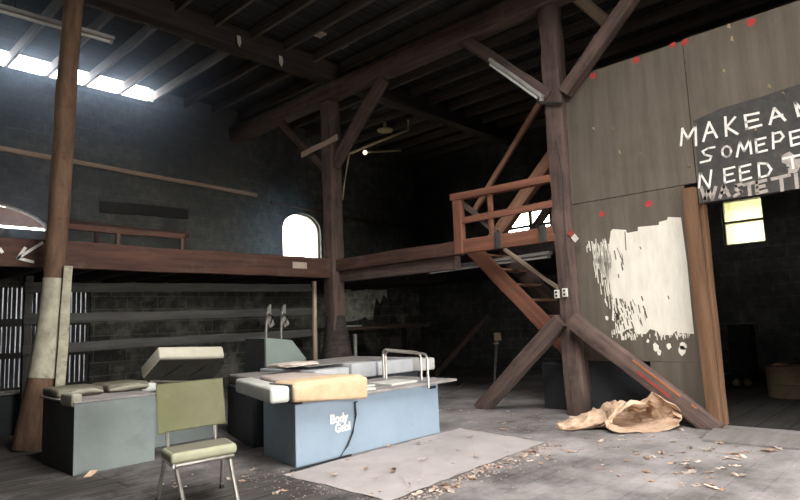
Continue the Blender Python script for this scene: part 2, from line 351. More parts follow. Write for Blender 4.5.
b = MB(); b.box(XR+.05, XR+.12, 7.35, 8.75, 3.56, 3.62); b.box(XR+.05, XR+.12, 7.9, 7.97, 3.42, 3.98); b.build('window_frame', 'frame_dark', w)
b = MB(); b.box(18, 18.3, -6, 6.2, -.3, 7)
tag(b.build('neighbour_wall', 'siding', smooth=False), 'pale yellow boarded wall outside the back room window', 'wall', kind='structure')

b = MB(); b.box(-4, 6, 13.4, 13.6, -.3, 2.7)
tag(b.build('slat_backing', 'backing_grey', smooth=False), kind='structure')  # backing added behind the slats to tone down light in the gaps
# ------------------------------------------------------------------ roof timbers
BX = 7.15      # the bent: line of the two big posts
timber('roof_purlin', (-4, 8.33, 5.99), (XR, 8.33, 5.99), .30, .36, 'timber_black', 'huge black roof purlin crossing over the middle post', 'beam')
timber('tie_beam', (BX, -4, 5.625), (BX, 11.85, 5.645), .26, .30, 'timber', 'long brown tie beam over both big posts', 'beam', wob=.012)
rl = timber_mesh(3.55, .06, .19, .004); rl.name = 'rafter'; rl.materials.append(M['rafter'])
rl2 = rl.copy(); rl2.materials.clear(); rl2.materials.append(M['rafter_unlit'])  # unlit copy; light from the eave is put into the paler timber
rr = timber_mesh(12.1, .06, .19, .004); rr.name = 'rafter'; rr.materials.append(M['rafter_unlit'])
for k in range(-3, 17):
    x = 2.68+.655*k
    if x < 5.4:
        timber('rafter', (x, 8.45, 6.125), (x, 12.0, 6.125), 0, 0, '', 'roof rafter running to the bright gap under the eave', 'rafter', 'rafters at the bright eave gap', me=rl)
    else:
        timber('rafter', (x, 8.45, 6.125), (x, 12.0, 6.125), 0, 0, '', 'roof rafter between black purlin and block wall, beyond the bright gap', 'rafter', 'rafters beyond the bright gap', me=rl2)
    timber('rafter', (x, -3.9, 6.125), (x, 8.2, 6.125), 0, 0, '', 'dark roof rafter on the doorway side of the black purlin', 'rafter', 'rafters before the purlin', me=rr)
for (px, py), nm, mm, lb in (((319, 35), 'roof_patch', 'pale_wood', 'dull tan square patch on roof boards, nearer the purlin end'), ((341, 46), 'roof_patch', 'cream_pipe', 'brighter tan square patch on roof boards above middle post'),
                        ((368, 58), 'roof_patch', 'red_worn', 'reddish square patch on the roof boards near the tie beam')):
    p = at(px, py, 2, 6.22); b = MB(); b.box(p.x-.10, p.x+.10, p.y-.09, p.y+.09, 6.222, 6.249, .004)
    tag(b.build(nm, mm, origin=p), lb, 'patch')
for (px, py), lb in (((238, 42), 'torn white scrap hanging off the purlin, first from the pole'), ((280, 62), 'torn white scrap hanging off the purlin toward the middle post')):
    p = at(px, py, 1, 8.16); b = MB()
    q = [p+Vector((-.03, -.012, .10)), p+Vector((.03, -.012, .10)), p+Vector((.045, -.02, 0)), p+Vector((.01, -.03, -.10)), p+Vector((-.03, -.02, -.03))]
    b.prism(q, (0, -.012, 0)); tag(b.build('white_scrap', 'outlet', origin=p), lb, 'scrap')

# posts
timber('timber_post', (7.15, 8.41, 0), (7.15, 8.40, 5.45), .27, .27, 'timber', 'tall square brown post standing at the loft corner', 'post', up=(1, 0, 0), wob=.012, bev=.02)
p2 = timber('timber_post', (7.22, 3.745, 0), (7.20, 3.76, 6.02), .25, .25, 'timber', 'big weathered post beside the painted plywood partition', 'post', up=(1, 0, 0), wob=.014, bev=.02)
# knee braces at the loft-corner post
timber('knee_brace', (BX-.02, 8.28, 4.22), (BX-.02, 6.92, 5.47), .15, .19, 'timber', 'knee brace rising from the loft corner post toward the partition', 'brace')
timber('knee_brace', (BX-.02, 8.52, 4.18), (BX-.02, 9.95, 5.47), .12, .15, 'timber', 'slim knee brace rising from the loft corner post toward the block wall', 'brace')
timber('nailed_board', (BX-.14, 9.12, 4.57), (BX-.14, 8.05, 4.67), .03, .11, 'pale_wood', 'short pale board nailed across the loft corner post braces', 'board')
# knee braces at the partition post
timber('knee_brace', (BX-.02, 3.80, 4.20), (BX-.02, 5.12, 5.48), .14, .17, 'timber', 'knee brace with fluorescent light fixed along it', 'brace')
timber('knee_brace', (BX-.02, 3.58, 4.19), (BX-.02, 2.40, 5.33), .15, .17, 'timber', 'heavy knee brace rising over the plywood partition', 'brace')
timber('raking_brace', (7.08, 3.84, 1.20), (7.08, 5.20, -.02), .16, .20, 'timber', 'raking brace from the partition post down toward the blue table', 'brace')
rb = timber('raking_brace', (7.02, 3.66, 1.20), (7.02, 2.08, -.02), .15, .19, 'timber', 'raking brace with red paint marks in front of plywood partition', 'brace')
def brace_mark(name, m, t0, t1, off, wd, zoff):
    b = MB(); b.box(t0, t1, -.001, .001, off-wd/2, off+wd/2); o = b.build(name, m, rb, origin=(0, 0, 0)); o.location = (0, zoff, 0); return o

timber('hanging_board', at(574, -6, 0, 8.1), at(606, 22, 0, 8.5), .05, .2, 'strip_wood', 'pale board hanging from the roof behind heavy knee brace', 'board')
hk = [at(536, 92, 0, 7.04), at(538, 101, 0, 7.04), at(541, 103, 0, 7.04), at(562, 103, 0, 7.04)]
b = MB(); b.tube(hk, .018, 6); tag(b.build('iron_clamp', 'iron', origin=hk[1]), 'dark iron clamp hook on partition post below the braces', 'clamp')
# ------------------------------------------------------------------ rough pole with whitewash
PK = [(0, 2.125, .165), (.12, 2.14, .165), (.81, 2.245, .145), (1.3, 2.295, .125), (2.03, 2.335, .115), (2.89, 2.37, .118), (4.15, 2.40, .115), (6.1, 2.49, .11)]
def pk(z, k):
    for a, c in zip(PK, PK[1:]):
        if z <= c[0]: return a[k]+(c[k]-a[k])*(z-a[0])/(c[0]-a[0])
    return PK[-1][k]
ax = lambda z: Vector((pk(z, 1), 7.85, z))
pole = empty('rough_log_pole', (2.14, 7.85, 0), 'rough leaning log pole with whitewashed lower part', 'pole')
def pole_piece(z0, z1, ra, rb_, m, nm, add=0, lab=None):
    b = MB(); n = max(3, int((z1-z0)/.16)); P = []; R = []
    for i in range(n+1):
        z = z0+(z1-z0)*i/n; P.append(ax(z)); R.append(pk(z, 2)+add+.006*noise.noise(Vector((0, 0, z*2.1))))
    b.tube(P, R, 14)
    for v in b.bm.verts:
        k = noise.noise(Vector((v.co.x*5, v.co.y*5, v.co.z*1.6))); c = ax(v.co.z); dd = v.co-c; dd.z = 0
        v.co += dd.normalized()*k*.012
    o = b.build(nm, m, pole); 
    if lab: o['label'] = lab
pole_piece(0, 6.02, 0, 0, 'bark', 'log')
pole_piece(.78, 1.93, 0, 0, 'whitewash', 'whitewash_band', .006, 'flaking whitewash on the log')
timber('leaning_plank', (2.355, 7.66, .0), (2.435, 7.70, 2.07), .03, .10, 'whitewash', 'whitewashed plank leaning upright behind rough log pole', 'plank', up=(1, -.2, 0))

# ------------------------------------------------------------------ loft
RIMZ0, RIMZ1 = 2.11, 2.46
b = MB(); b.box(-4, XR, 8.52, YL, 2.30, 2.44); b.box(8.75, XR, 3.95, 8.52, 2.30, 2.44); b.box(7.25, 8.75, 5.62, 8.52, 2.30, 2.44)
tag(b.build('floor_loft', 'timber_black', smooth=False), kind='structure')
rim = timber('rim_beam', (-4, 8.42, (RIMZ0+RIMZ1)/2), (7.08, 8.42, (RIMZ0+RIMZ1)/2), .15, .35, 'red_wood', 'long red brown loft edge beam marked with white arrow', 'beam', wob=.008)
timber('rim_beam', (7.14, 8.26, 2.335), (7.14, 5.45, 2.335), .14, .21, 'red_wood', 'red brown loft edge beam from corner post to landing', 'beam', wob=.008)
timber('ledger_beam', (7.24, 8.26, 2.13), (7.24, 5.6, 2.13), .14, .20, 'timber', 'lower dark beam under loft edge near the corner post', 'beam')
timber('rim_beam', (7.13, 5.62, 2.345), (7.13, 3.86, 2.345), .10, .20, 'orange_wood', 'orange red landing edge beam below the railing', 'beam', wob=.006)
# loft joists seen from below
jm = timber_mesh(3.1, .07, .17, .004); jm.name = 'joist'; jm.materials.append(M['timber_black'])
for k in range(16):
    x = 1.2+.62*k
    timber('floor_joist', (x, 8.52, 2.215), (x, 11.62, 2.215), 0, 0, '', 'dark joist under the loft floor', 'joist', 'joists under the loft', me=jm)
# white arrow on the rim beam
def stroke(b, pts, axis, val, wd, thick):
    """one painted stroke as a thin flat ribbon lying on a plane"""
    P = [at(px, py, axis, val) for px, py in pts]
    n = Vector((-1, 0, 0)) if axis == 0 else Vector((0, -1, 0))
    for a, c in zip(P, P[1:]):
        t = (c-a); 
        if t.length < 1e-4: continue
        t.normalize(); s = n.cross(t)*wd/2; e = t*wd*.35
        b.prism([a-e-s, c+e-s, c+e+s, a-e+s], n*thick)
b = MB()
for pts in ([(42, 243), (18, 258)], [(18, 258), (25, 248)], [(18, 258), (33, 262)], [(0, 249), (2, 252)]): stroke(b, pts, 1, 8.335, .035, .004)
ar = b.build('painted_arrow', 'chalk', origin=(0, 0, 0)); ar.parent = rim; ar.matrix_parent_inverse = rim.matrix_basis.inverted(); ar['label'] = 'white painted arrow pointing down'
b = MB(); p = at(300, 269, 1, 8.34); b.box(p.x-.16, p.x+.14, 8.326, 8.336, 2.25, 2.36); t = b.build('paper_tag', 'paper_grey', origin=(0, 0, 0)); t.parent = rim; t.matrix_parent_inverse = rim.matrix_basis.inverted(); t['label'] = 'small pale paper patch'
# low loft railing
rg = empty('loft_railing', (3.5, 8.62, 2.46), 'low red brown loft railing above white arrow beam', 'railing')
timber('top_rail', (2.62, 8.6, 2.69), (4.34, 8.6, 2.685), .05, .08, 'red_wood', parent=rg)
for x in (2.68, 3.35, 4.30): timber('railing_post', (x, 8.61, 2.44), (x, 8.61, 2.65), .05, .06, 'timber', parent=rg, up=(0, 1, 0))
rg2 = empty('loft_railing', (4.2, 10.9, 2.46), 'dim red stick railing standing deeper on the loft', 'railing')
timber('top_rail', (3.3, 10.9, 3.16), (5.6, 10.9, 3.10), .05, .09, 'red_wood', parent=rg2)
for x in (3.9, 5.5): timber('railing_post', (x, 10.92, 2.44), (x, 10.92, 3.2), .06, .06, 'red_wood', parent=rg2, up=(0, 1, 0))
timber('dark_plank', at(100, 206, 1, YL-.03), at(188, 214, 1, YL-.03), .04, .22, 'wall_dark', 'dark plank fixed on block wall above the low loft railing', 'plank')
# long strip on the wall
timber('wall_batten', (1.6, YL-.03, 4.52), (7.72, YL-.03, 4.33), .05, .085, 'strip_wood', 'long pale wooden batten across the left block wall', 'batten')
timber('wall_batten', (8.1, YL-.03, 4.22), (12.9, YL-.03, 4.02), .05, .07, 'timber', 'dark batten on block wall above bright arched window', 'batten')

b = MB(); b.lathe([(.17, 1.42), (.19, 1.2), (.24, .9), (.32, .5), (.36, .2), (.38, .0)], (7.16, 8.41, 0), 18)
for v in b.bm.verts:
    k = 1+.18*noise.noise(Vector((v.co.x*5, v.co.y*5, v.co.z*1.2))); c_ = Vector((7.16, 8.41, v.co.z)); v.co = c_+(v.co-c_)*k
tag(b.build('draped_cloth', 'timber_black', origin=(7.16, 8.41, 0)), 'dark brown cloth draped round the foot of the loft corner post', 'cloth')
# stall fence under the loft
fe = empty('stall_fence', (4.7, 8.9, 0), 'grey three-board stall fence below the loft', 'fence')
for za, zb in ((1.90, 1.96), (1.485, 1.52), (1.09, 1.13)): timber('rail', (2.3, 8.9, za), (6.98, 8.9, zb), .04, .135, 'grey_rail', parent=fe)
for x in (2.36,): timber('fence_post', (x, 8.96, 0), (x, 8.96, 2.05), .09, .09, 'grey_rail', parent=fe, up=(0, 1, 0))
o = timber('fence_post', (7.0, 8.84, 0), (7.03, 8.84, 2.08), .065, .065, 'strip_wood', parent=fe, up=(0, 1, 0)); o['label'] = 'pale end post'

# ------------------------------------------------------------------ landing railing, stairs
lr = empty('landing_railing', (7.13, 4.7, 2.45), 'red brown wooden railing round the stair landing', 'railing')
timber('railing_post', (7.11, 5.44, 2.24), (7.11, 5.44, 3.09), .15, .11, 'orange_wood', parent=lr, up=(1, 0, 0), wob=.003)
timber('top_rail', (7.11, 5.54, 3.11), (7.11, 3.86, 3.08), .13, .10, 'orange_wood', parent=lr, wob=.003)
timber('mid_rail', (7.10, 5.50, 2.73), (7.10, 3.86, 2.74), .045, .095, 'orange_wood', parent=lr, wob=.003)
timber('baluster', (7.13, 4.87, 2.24), (7.13, 4.87, 3.06), .06, .07, 'orange_wood', parent=lr, up=(1, 0, 0), wob=.002)
timber('diagonal_brace', (7.15, 5.38, 3.0), (7.15, 4.80, 2.48), .05, .08, 'timber', parent=lr, wob=.002)
for y in (4.74, 4.02): timber('bracket', (7.065, y, 2.24), (7.065, y, 2.47), .03, .10, 'grey_rail', parent=lr, up=(0, 1, 0), wob=.001)
timber('raking_timber', (7.95, 5.45, 2.46), (7.95, 4.00, 3.88), .14, .19, 'rake', 'broad reddish raking timber behind the landing railing', 'brace')
timber('raking_timber', (8.0, 5.82, 3.02), (8.0, 4.15, 4.85), .07, .085, 'rake', 'slim reddish raking timber behind the landing railing', 'brace')
timber('raking_board', (8.9, 5.5, 2.46), (8.9, 4.6, 3.4), .05, .14, 'timber', 'dark raking board before the window behind the landing', 'board')
st = empty('staircase', (7.9, 4.5, 0), 'steep open orange brown stairs descending behind partition post', 'stairs')
for x, m in ((7.5, 'orange_wood'), (8.3, 'timber')): timber('stringer', (x, 5.52, 2.36), (x, 3.20, .02), .05, .24, m, parent=st, wob=.003)
for k in range(9):
    t = (k+.6)/9.6; y = 5.52-2.32*t; z = 2.36-2.34*t
    timber('tread', (7.52, y, z+.02), (8.28, y, z+.02), .22, .035, 'rake', parent=st, wob=.002)
timber('stair_handrail', (7.7, 5.05, 2.30), (7.62, 4.02, 1.55), .04, .06, 'strip_wood', 'pale brown handrail pole leaning above the stairs', 'handrail')

# ------------------------------------------------------------------ plywood partition
PX = 7.20
pw = empty('wall_partition', (PX, 2, 0), kind='structure')
def panel(y0, y1, z0, z1, nm='plywood_panel', m='ply', x0=PX, x1=PX+.02):
    b = MB(); b.box(x0, x1, y0, y1, z0, z1, .002, 1); return b.build(nm, m, pw)
panel(2.236, 2.80, 0, .68); panel(2.236, 3.68, .684, 2.696); panel(2.10, 3.68, 2.704, 4.40)
panel(.86, 2.092, 2.46, 4.42); panel(-.37, .852, 2.46, 4.43); panel(-4, -.38, 0, 4.45); panel(-.37, .50, 0, 2.452)
# studs and header that close the back of the partition
timber('door_header', (PX+.09, 2.22, 2.53), (PX+.09, .3, 2.53), .12, .14, 'timber_black', parent=pw)
for y in (2.9, 3.55): timber('stud', (PX+.075, y, .7), (PX+.075, y, 4.35), .09, .05, 'timber_black', parent=pw, up=(1, 0, 0))
timber('top_plate', (PX+.075, 3.66, 4.33), (PX+.075, -4, 4.38), .09, .10, 'timber_black', parent=pw)
o = timber('door_jamb', (7.09, 2.12, 0), (7.09, 2.155, 2.63), .135, .10, 'jamb', parent=pw, up=(1, 0, 0), wob=.004); o['label'] = 'orange brown wooden door jamb'
timber('inner_jamb', (7.33, 2.10, 0), (7.33, 2.10, 2.46), .06, .16, 'jamb', parent=pw, up=(1, 0, 0), wob=.004)
# dark slate painted patch behind the writing
b = MB(); b.prism([at(*p, 0, PX) for p in ((693, 121), (701, 203), (803, 188), (840, 150), (840, 72), (800, 84), (760, 97), (722, 108))], (-.0015, 0, 0))
o = b.build('slate_patch', 'slate_paint', pw, smooth=False); o['label'] = 'dark slate paint patch behind the writing'
# white paint field, with ragged edges
outline = [(611, 231), (613, 229), (626, 230), (627, 233), (638, 231), (638, 227), (659, 225), (659, 222), (667, 220), (668, 217), (681, 217.5), (687, 262), (694, 334), (680, 333), (676, 331), (672, 335), (660, 335), (657, 331), (650, 329),
           (646, 334), (636, 334), (633, 328), (626, 330), (621, 334), (616, 333), (615, 322), (612, 320), (613, 300), (610, 285), (612, 262), (609, 245)]
b = MB(); b.prism([at(*p, 0, PX) for p in outline], (-.003, 0, 0)); o = b.build('white_paint', 'white_paint', pw, smooth=False); o['label'] = 'broad field of ragged white paint'
b = MB(); rnd = random.Random(3)
for k in range(230):
    u = rnd.random()**.55                     # streaks crowd toward the edge of the white field
    x0 = 586+27*u+rnd.uniform(-1, 1); y0 = rnd.uniform(238, 246+48*u) if rnd.random() < .6 else rnd.uniform(246, 318)
    ln = rnd.uniform(4, 30)*(.35+.65*u); y1 = min(y0+ln, 286+38*u)
    if y1-y0 < 2: continue
    sl = .13+rnd.uniform(-.03, .03); xm = x0+sl*(y0-240)
    stroke(b, [(xm, y0), (xm+sl*(y1-y0)+rnd.uniform(-.4, .4), y1)], 0, PX, rnd.uniform(.004, .014), .0016)
for k in range(70):
    x0, y0 = rnd.uniform(612, 692), 331+rnd.uniform(-2, 5); stroke(b, [(x0, y0), (x0+rnd.uniform(-.5, 1), y0+rnd.uniform(1, 5))], 0, PX, rnd.uniform(.006, .016), .0016)
for px, py, r in ((656, 347, 3.2), (659, 352, 2.4), (669, 346, 2.6), (682, 350, 4.2), (648, 341, 1.6), (683, 346, 3.6), (607, 318, 2), (623, 338, 2)):
    c = at(px, py, 0, PX); q = [c+Vector((0, math.cos(a)*r*.011*rnd.uniform(.7, 1.2), math.sin(a)*r*.015*rnd.uniform(.7, 1.2))) for a in [2*PI*k/9 for k in range(9)]]
    b.prism(q, (-.002, 0, 0))
o = b.build('paint_streaks', 'white_paint', pw, smooth=False); o['label'] = 'thin white paint streaks and dabs'
# streaks of bare ply through the white field
b = MB()
for x0, y0, x1, y1 in ((620, 256, 623, 260), (640, 247, 641, 249), (668, 296, 669, 299), (625, 232, 626, 250)):
    stroke(b, [(x0, y0), (x1, y1)], 0, PX-.003, .012, .0012)
for k in range(70):
    u = rnd.random()**2; x0 = 613+34*u+rnd.uniform(0, 3); y0 = rnd.uniform(296, 326) if rnd.random() < .75 else rnd.uniform(240, 300); 
    if y0 < 296 and x0 > 622: continue
    L_ = rnd.uniform(3, 9); stroke(b, [(x0, y0), (x0+L_*rnd.uniform(.1, .45), y0+L_)], 0, PX-.003, rnd.uniform(.005, .018), .0012)
o = b.build('paint_scrapes', 'ply', pw, smooth=False)
# red paint dots
b = MB()
for px, py, r in ((602, 214, 3.4), (649, 204, 4), (593, 76, 4), (636, 60, 4), (673, 45, 3.4), (685, 42, 3.6), (751, 22, 4.4)):
    c = at(px, py, 0, PX); b.prism([c+Vector((0, math.cos(a), math.sin(a)))*r*.0105*rnd.uniform(.85, 1.15) for a in [2*PI*k/12 for k in range(12)]], (-.002, 0, 0))
o = b.build('red_dots', 'red_dot', pw, smooth=False); o['label'] = 'red paint dots on the plywood'
# bent splinters and nails that stand out from the ply
for px, py, L_ in ((729, 28, .10), (732, 41, .12), (724, 72, .08), (769, 88, .09), (783, 94, .05), (620, 154, .11), (594, 130, .08), (756, 131, .07), (690, 167, .05), (613, 131, .10), (641, 154, .06)):
    c = at(px, py, 0, PX); b = MB(); up_ = Vector((-.6, -.25, .55)).normalized()*L_*.45
    s1 = Vector((0, .016, .01)); b.prism([c+s1, c-s1, c-s1*.4+up_, c+s1*.6+up_*1.1], (-.008, 0, 0)); b.build('splinter', 'cream_pipe', pw)
# chalk writing on the wall
K = lambda pts: [(660+x/3.571, 60+y/3.571) for x, y in pts]
def oval(cx, cy, rx, ry, n=12): return [(cx+rx*math.cos(2*PI*k/n), cy+ry*math.sin(2*PI*k/n)) for k in range(n+1)]
MAKE = [[(75, 305), (80, 245), (100, 282), (127, 232), (129, 305)], [(155, 290), (175, 222), (203, 276)], [(162, 263), (193, 255)], [(233, 204), (237, 271)], [(268, 204), (238, 240), (277, 264)],
        [(303, 197), (310, 246), (362, 232)], [(303, 199), (352, 189)], [(307, 222), (350, 212)], [(393, 229), (408, 172), (447, 215)], [(400, 208), (437, 196)], [(495, 200), (482, 152), (520, 190), (512, 140)]]
SOME = [[(195, 311), (172, 315), (152, 326), (160, 338), (183, 344), (178, 358), (145, 366)], oval(238, 327, 16, 19), [(275, 345), (285, 293), (301, 326), (320, 284), (326, 334)],
        [(341, 284), (346, 331), (382, 322)], [(341, 286), (377, 277)], [(344, 307), (372, 299)], [(405, 316), (403, 260)], [(403, 264), (430, 257), (441, 273), (428, 289), (405, 294)],
        [(464, 257), (470, 306), (502, 297)], [(464, 259), (502, 249)], [(467, 282), (496, 274)]]
NEED = [[(140, 456), (143, 404), (176, 456), (183, 394)], [(229, 389), (232, 438), (266, 429)], [(229, 391), (266, 382)], [(231, 413), (260, 406)], [(284, 381), (288, 431), (326, 420)], [(284, 383), (323, 373)], [(286, 405), (318, 397)],
        [(351, 369), (356, 420)], [(351, 369), (382, 370), (397, 390), (386, 411), (356, 420)], [(440, 352), (505, 338)], [(470, 346), (476, 386)]]
WASTE = [[(147, 455), (160, 497), (173, 466), (187, 497), (199, 454)], [(214, 491), (228, 450), (247, 485)], [(219, 474), (242, 469)], [(290, 443), (270, 450), (274, 463), (290, 471), (266, 486)], [(299, 446), (336, 437)], [(318, 442), (321, 481)],
         [(344, 437), (348, 476), (381, 467)], [(344, 438), (378, 429)], [(346, 456), (373, 449)], [(400, 425), (462, 411)], [(432, 418), (437, 466)], [(485, 408), (490, 456)]]
for nm, S, wd, m, lb in (('writing_line', MAKE, .025, 'chalk', 'MAKE AN in white chalky capitals'), ('writing_line', SOME, .022, 'chalk', 'SOME PE in white chalky capitals'),
                     ('writing_line', NEED, .022, 'chalk', 'NEED T in white chalky capitals'), ('writing_line', WASTE, .034, 'chalk_dim', 'WASTE TI in smeared white capitals')):
    b = MB()
    for s in S: stroke(b, K(s), 0, PX-.0015, wd, .002)
    o = b.build(nm, m, pw, smooth=False); o['label'] = lb
b = MB()
for px, py, r in ((789, 158, 6), (796, 164, 6), (793, 170, 4)):
    c = at(px, py, 0, PX-.0015); b.prism([c+Vector((0, math.cos(a)*1.2, math.sin(a)))*r*.0105*rnd.uniform(.7, 1.2) for a in [2*PI*k/11 for k in range(11)]], (-.0016, 0, 0))
o = b.build('chalk_smudge', 'chalk_dim', pw, smooth=False)
# marks on the raking brace
b = MB(); b.box(1.0, 1.45, -.0765, -.0755, -.015, .02); o = b.build('red_mark', 'red_worn', rb, origin=(0, 0, 0)); o.location = (0, 0, 0)
b = MB(); b.box(.9, 1.72, -.0765, -.0755, .075, .092); o = b.build('orange_mark', 'orange_worn', rb, origin=(0, 0, 0)); o.location = (0, 0, 0)
# dark boards at the foot of partition and stairs
b = MB(); b.box(7.30, 7.33, 2.84, 3.62, 0, .70, .003, 1); tag(b.build('dark_board', 'dark_board', origin=(7.31, 3.2, 0)), 'smooth dark panel under the raised plywood beside post', 'panel')
b = MB(); b.box(7.5, 8.1, 4.0, 4.42, 0, .62, .01, 1); tag(b.build('dark_crate', 'dark_board', origin=(7.8, 4.2, 0)), 'black box in shadow behind the raking brace and post', 'box')
# outlet boxes and cable on the post
for (px, py), lb in (((557, 294), 'white outlet box on the partition post, nearer the stairs'), ((565, 292.5), 'white double outlet on the partition post, nearer the plywood')):
    c = at(px, py, 0, 7.07); t = empty('outlet_box', c, lb, 'outlet')
    b = MB(); b.box(c.x-.02, c.x+.02, c.y-.032, c.y+.032, c.z-.055, c.z+.055, .006); b.build('cover', 'outlet', t)
    b = MB()
    for dz in (-.024, .024): b.box(c.x-.024, c.x-.018, c.y-.014, c.y+.014, c.z+dz-.014, c.z+dz+.014, .002)
    b.build('socket', 'black', t)
b = MB(); b.tube([at(px, py, 0, 7.068) for px, py in ((556, 140), (563, 175), (564, 210), (566, 250), (565.5, 288))], .008, 6)
tag(b.build('conduit_cable', 'grey_rail', origin=(7.07, 3.75, 2)), 'thin grey cable running down partition post to outlet', 'cable')
c = at(571, 236, 0, 7.06); t = empty('paper_label', c, 'red and white tag tilted on the partition post', 'tag')
R45 = Matrix.Rotation(math.radians(-38), 3, 'X')
b = MB(); b.box(c.x-.006, c.x, c.y-.035, c.y+.035, c.z-.01, c.z+.08, rot=R45); b.build('red_half', 'red_worn', t)
b = MB(); o_ = R45 @ Vector((0, 0, -.085)); b.box(c.x-.006+o_.x, c.x+o_.x, c.y-.035+o_.y, c.y+.035+o_.y, c.z-.01+o_.z, c.z+.075+o_.z, rot=R45); b.build('white_half', 'outlet', t)

# ------------------------------------------------------------------ light fittings and pipes
def strip_light(p0, p1, label, w_=.10, up=(0, 0, 1)):
    p0, p1 = Vector(p0), Vector(p1); t = empty('fluorescent_light', (p0+p1)/2, label, 'light')
    timber('housing', p0, p1, w_, .05, 'fixture', parent=t, wob=.001, bev=.006, up=up)
    d = (p1-p0).normalized(); z = Vector(up); z = (z-d*z.dot(d)).normalized()
    b = MB(); b.tube([p0+d*.05-z*.052, p1-d*.05-z*.052], .022, 10); b.build('tube', 'tube', t)
    for q in (p0+d*.03, p1-d*.03):
        b = MB(); b.box(q.x-.02, q.x+.02, q.y-.02, q.y+.02, q.z-.075, q.z-.02); b.build('lamp_holder', 'fixture', t)
    return t
sl = strip_light((1.35, 8.75, 5.53), (3.28, 8.72, 5.56), 'long fluorescent strip light hanging behind the log pole', .13)
for x in (2.03, 2.68):
    b = MB(); b.tube([(x, 8.74, 5.56), (x, 8.74, 6.04)], .012, 6); b.build('hanger', 'iron', sl)

strip_light((7.03, 3.86, 4.20), (7.03, 4.66, 5.00), 'fluorescent strip light along the partition post knee brace', .07)
strip_light((7.75, 6.62, 2.13), (7.75, 4.3, 2.17), 'fluorescent strip light under the landing floor edge', .10)
b = MB(); pA = at(342, 200, 1, 8.25); pB = at(349, 154, 1, 8.25); pC = at(408, 130, 0, 9.4)
b.tube([pA, pB, pB+(pC-pB)*.06, pB+(pC-pB)*.94, pC, pC+Vector((.0, -.02, .22))], .024, 8)
tag(b.build('conduit_pipe', 'cream_pipe', origin=pB), 'cream bent pipe rising from the loft corner post', 'pipe')
pA = at(365, 152.5, 1, 9.3); pB = at(401, 150.5, 1, 9.3)
t = empty('strip_lamp', pA, 'short pale lamp bar with bright round bulb', 'lamp')
b = MB(); b.tube([pA, pB], .02, 8); b.build('bar', 'cream_pipe', t)
mb_ = bpy.data.materials.new('lit_bulb'); mb_.use_nodes = True
mb_.node_tree.nodes['Principled BSDF'].inputs['Emission Color'].default_value = (1, .85, .55, 1); mb_.node_tree.nodes['Principled BSDF'].inputs['Emission Strength'].default_value = 2.0
b = MB(); bmesh.ops.create_uvsphere(b.bm, u_segments=12, v_segments=8, radius=.05); bmesh.ops.translate(b.bm, vec=pA, verts=b.bm.verts); b.build('bulb', mb_, t)
p = at(385, 131, 2, 6.0); b = MB(); b.lathe([(.02, -.02), (.10, -.025), (.19, -.005), (.2, .03), (.05, .06), (.03, .25)], p, 20)
tag(b.build('ceiling_rose', 'cream_pipe', origin=p), 'round pale ceiling lamp plate under the roof boards', 'lamp')

# ------------------------------------------------------------------ padded tables
def pad(name, pts, z0, h, m, parent, bev=.03, seg=4):
    b = MB(); b.prism([Vector((x, y, z0)) for x, y in pts], (0, 0, h), bev, seg); return b.build(name, m, parent)
T1 = empty('exercise_table', (4.33, 4.9, 0), 'blue exercise table with tan foam pad and white lettering', 'table')
b = MB(); b.prism([Vector(p) for p in ((3.33, 4.5, 0), (5.33, 4.5, 0), (5.33, 5.28, 0), (3.50, 5.26, 0))], (0, 0, .555), .006, 1); b.build('body', 'blue', T1)
b = MB(); b.prism([Vector(p) for p in ((3.36, 4.43, .557), (5.56, 4.40, .557), (5.56, 5.40, .557), (3.58, 5.40, .557))], (0, 0, .028), .004, 1); b.build('tabletop', 'steel_dusty', T1)
b = MB(); b.prism([Vector((3.01, 4.42, .60)), Vector((3.19, 4.38, .60)), Vector((3.60, 5.60, .60)), Vector((3.40, 5.62, .60))], (0, 0, .14), .03, 4); b.build('end_pad', 'vinyl_white', T1)
b = MB(); b.box(3.21, 4.08, 4.345, 4.72, .587, .765, .06, 5); b.prism([Vector((3.20, 4.33, .60)), Vector((4.08, 4.33, .53)), Vector((4.085, 4.33, .74)), Vector((3.20, 4.33, .74))], (0, .07, 0), .028, 4); o = b.build('foam_pad', 'foam', T1); o['label'] = 'worn tan foam pad hanging over the front edge'
b = MB(); b.prism([Vector(p) for p in ((3.30, 4.66, .60), (4.05, 4.66, .60), (4.05, 5.50, .60), (3.62, 5.50, .60))], (0, 0, .158), .03, 3); b.build('foam_cover', 'foam_top', T1)
b = MB(); b.box(3.192, 3.208, 4.36, 4.70, .60, .752, .006, 2); b.build('edge_piping', 'darkside', T1)
def bent_rail(p, q, zt):
    b = MB(); r_ = .06; d = (q-p); d.z = 0; d.normalize(); P = [p, Vector((p.x, p.y, zt-r_))]
    P += [Vector((p.x, p.y, zt-r_))+d*r_*(1-math.cos(a))+Vector((0, 0, r_*math.sin(a))) for a in (.4, .8, 1.2)]+[Vector((p.x, p.y, zt))+d*r_]
    e = Vector((q.x, q.y, zt-.03)); P += [e-d*r_]+[e-d*r_+d*r_*math.sin(a)-Vector((0, 0, r_*(1-math.cos(a)))) for a in (.4, .8, 1.2)]+[e-Vector((0, 0, r_)), q]
    b.tube(P, .015, 8); return b
bent_rail(Vector((5.02, 5.02, .585)), Vector((5.06, 4.41, .53)), .93).build('grab_rail', 'chrome', T1)
bent_rail(Vector((5.30, 5.34, .585)), Vector((5.30, 4.72, .585)), .93).build('grab_rail', 'chrome', T1)
b = MB(); b.box(5.18, 5.28, 4.485, 4.5, .50, .53); b.build('rail_bracket', 'black', T1)
b = MB()
